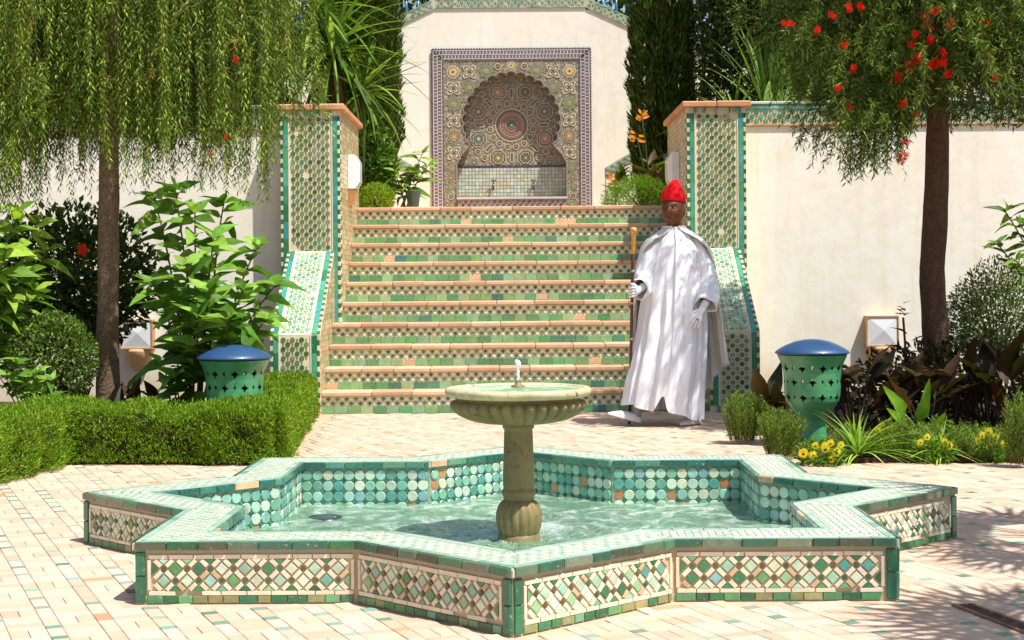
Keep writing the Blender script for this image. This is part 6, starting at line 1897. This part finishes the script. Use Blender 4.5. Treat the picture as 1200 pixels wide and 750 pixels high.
# gloved hands
def hand_mesh(wrist, palm, knuckles, fingers, thumb, name='glove'):
    pts, eds, rad = [wrist, wrist * .45 + palm * .55, palm, wrist - unit(palm - wrist) * .05 + np.array((0, .012, .01))], [(0, 1), (1, 2), (0, 3)], [.030, .028, (.030, .022), .036]
    for kn, f in zip(knuckles, fingers):
        i0 = len(pts); pts.append(kn); rad.append(.0125); eds.append((2, i0))
        for k, q_ in enumerate(f):
            pts.append(q_); rad.append((.0105, .0098, .008)[min(k, 2)]); eds.append((len(pts) - 2, len(pts) - 1))
    i0 = len(pts)
    for k, q_ in enumerate(thumb):
        pts.append(q_); rad.append((.0145, .012, .0095)[min(k, 2)]); eds.append((1 if k == 0 else len(pts) - 2, len(pts) - 1))
    V, Fs = skin_eval(pts, eds, rad, 0, 2)
    m = MB(); m.add(V + np.array(MP), Fs, (.80, .81, .85), True)
    return m.build(name, M['cloth'], man)
# hanging left hand (on the right in the picture)
w_ = np.array((.228, -.215, .895)); d_ = unit(np.array((-.52, -.12, -.80))); n_ = unit(np.array((-.25, -.95, .25))); n_ = unit(n_ - d_ * np.dot(n_, d_)); l_ = np.cross(n_, d_)
if l_[0] > 0: l_ = -l_                                          # towards the thumb, on the picture's left
pl = w_ + d_ * .075
kn, fg = [], []
for k, (off, ln) in enumerate(((.030, .074), (.010, .082), (-.011, .076), (-.030, .060))):
    K0 = w_ + d_ * (.098 - .004 * abs(k - 1)) + l_ * off
    kn.append(K0); sp = l_ * off * .12
    fg.append([K0 + d_ * ln * .42 + sp - n_ * (.004 + .003 * k), K0 + d_ * ln * .74 + sp * 1.5 - n_ * (.016 + .005 * k), K0 + d_ * ln * .96 + sp * 1.6 - n_ * (.032 + .006 * k)])
tb = [w_ + d_ * .045 + l_ * .030, w_ + d_ * .072 + l_ * .046 - n_ * .008, w_ + d_ * .098 + l_ * .047 - n_ * .018]
hand_mesh(w_, pl, kn, fg, tb)
# right hand closed round the cane
CT, CB = np.array((-.296, -.31, 1.470)), np.array((-.31, .10, .0))
def cane_at(z): t_ = (CT[2] - z) / (CT[2] - CB[2]); return CT + (CB - CT) * t_
w_ = np.array((-.238, -.165, 1.032)); pl = np.array((-.268, -.186, 1.016))
kn, fg = [], []
for k, z in enumerate((1.046, 1.024, 1.002, .981)):
    c = cane_at(z)
    kn.append(c + np.array((.018, -.016, 0.002)))
    fg.append([c + np.array((-.004, -.026, 0)), c + np.array((-.024, -.008, -.002)), c + np.array((-.016, .016, -.004))])
c = cane_at(1.062)
tb = [np.array((-.268, -.196, 1.045)), c + np.array((.012, -.020, .004)), c + np.array((-.014, -.022, .010))]
hand_mesh(w_, pl, kn, fg, tb)

# slippers
def slipper(heel, toe, upv, wk, sole):
    heel, toe = np.asarray(heel, float), np.asarray(toe, float); d_ = unit(toe - heel); L_ = np.linalg.norm(toe - heel)
    u_ = unit(np.asarray(upv, float) - d_ * np.dot(upv, d_)); s_ = np.cross(d_, u_)
    rings, srings = [], []
    for t_, w, h in ((0, .018, .030), (.03, .028, .046), (.12, .036, .058), (.3, .038, .062), (.48, .042, .060), (.65, .044, .050), (.8, .036, .036), (.92, .020, .022), (.985, .007, .014), (1.0, .002, .010)):
        a = np.linspace(0, 2 * PI, 24, endpoint=False)
        rings.append(W3(*(heel + d_ * L_ * t_)) + (np.cos(a) * w * wk)[:, None] * s_ + (np.where(np.sin(a) > 0, np.sin(a) * h, np.sin(a) * .004) + .008)[:, None] * u_)
        srings.append(W3(*(heel + d_ * L_ * t_)) + (np.cos(a) * (w * wk + .002))[:, None] * s_ + (np.sin(a) * .005 + .002)[:, None] * u_)
    m = MB(); m.loft(rings, (.80, .80, .82), cap0=True, cap1=True); o = m.build('slipper', M['cloth'], man)
    m = MB(); m.loft(srings, lin(150, 130, 84), cap0=True, cap1=True); m.build('sole', M['terra'], o)
slipper((-.236, -.03, .012), (-.488, -.09, .088), (.3, 0, 1), 1.0, 1)
slipper((.215, .03, .004), (.052, -.135, .004), (0, 0, 1), .95, 1)
m = MB(); m.tube([W3(-.268, -.03, .04), W3(-.262, -.03, .10), W3(-.25, -.03, .2), W3(-.235, -.03, .32)], [.038, .036, .042, .05], 16, lin(150, 146, 150)); m.build('sock', M['cloth'], man)
m = MB(); m.tube([W3(.185, .02, .03), W3(.183, .025, .10), W3(.18, .02, .25)], [.038, .036, .045], 16, lin(150, 146, 150)); m.build('sock', M['cloth'], man)

# the staff he holds
cane = thing('walking_staff', MP + Vector(CB), 'dark wooden staff with gold top held upright by the man', 'staff')
m = MB(); P = [W3(*cane_at(z)) for z in (1.30, 1.0, .6, .3, .002)]
m.tube(P, [.0125, .0125, .0115, .011, .010], 12, lin(74, 30, 22)); m.build('shaft', M['metal'], cane)
m = MB(); P = [W3(*cane_at(z)) for z in (1.295, 1.31, 1.40, 1.43, 1.445, 1.455, 1.475, 1.487, 1.492)]
m.tube(P, [.0135, .0145, .016, .018, .017, .024, .028, .020, .004], 14, lin(206, 152, 64)); gk = m.build('gold_knob', M['metal'], cane)
for z in (1.17, .93, .66, .40):
    m = MB(); m.tube([W3(*cane_at(z + .008)), W3(*cane_at(z)), W3(*cane_at(z - .008))], [.0135, .0150, .0135], 12, lin(190, 160, 120)); m.build('ring', M['metal'], cane)
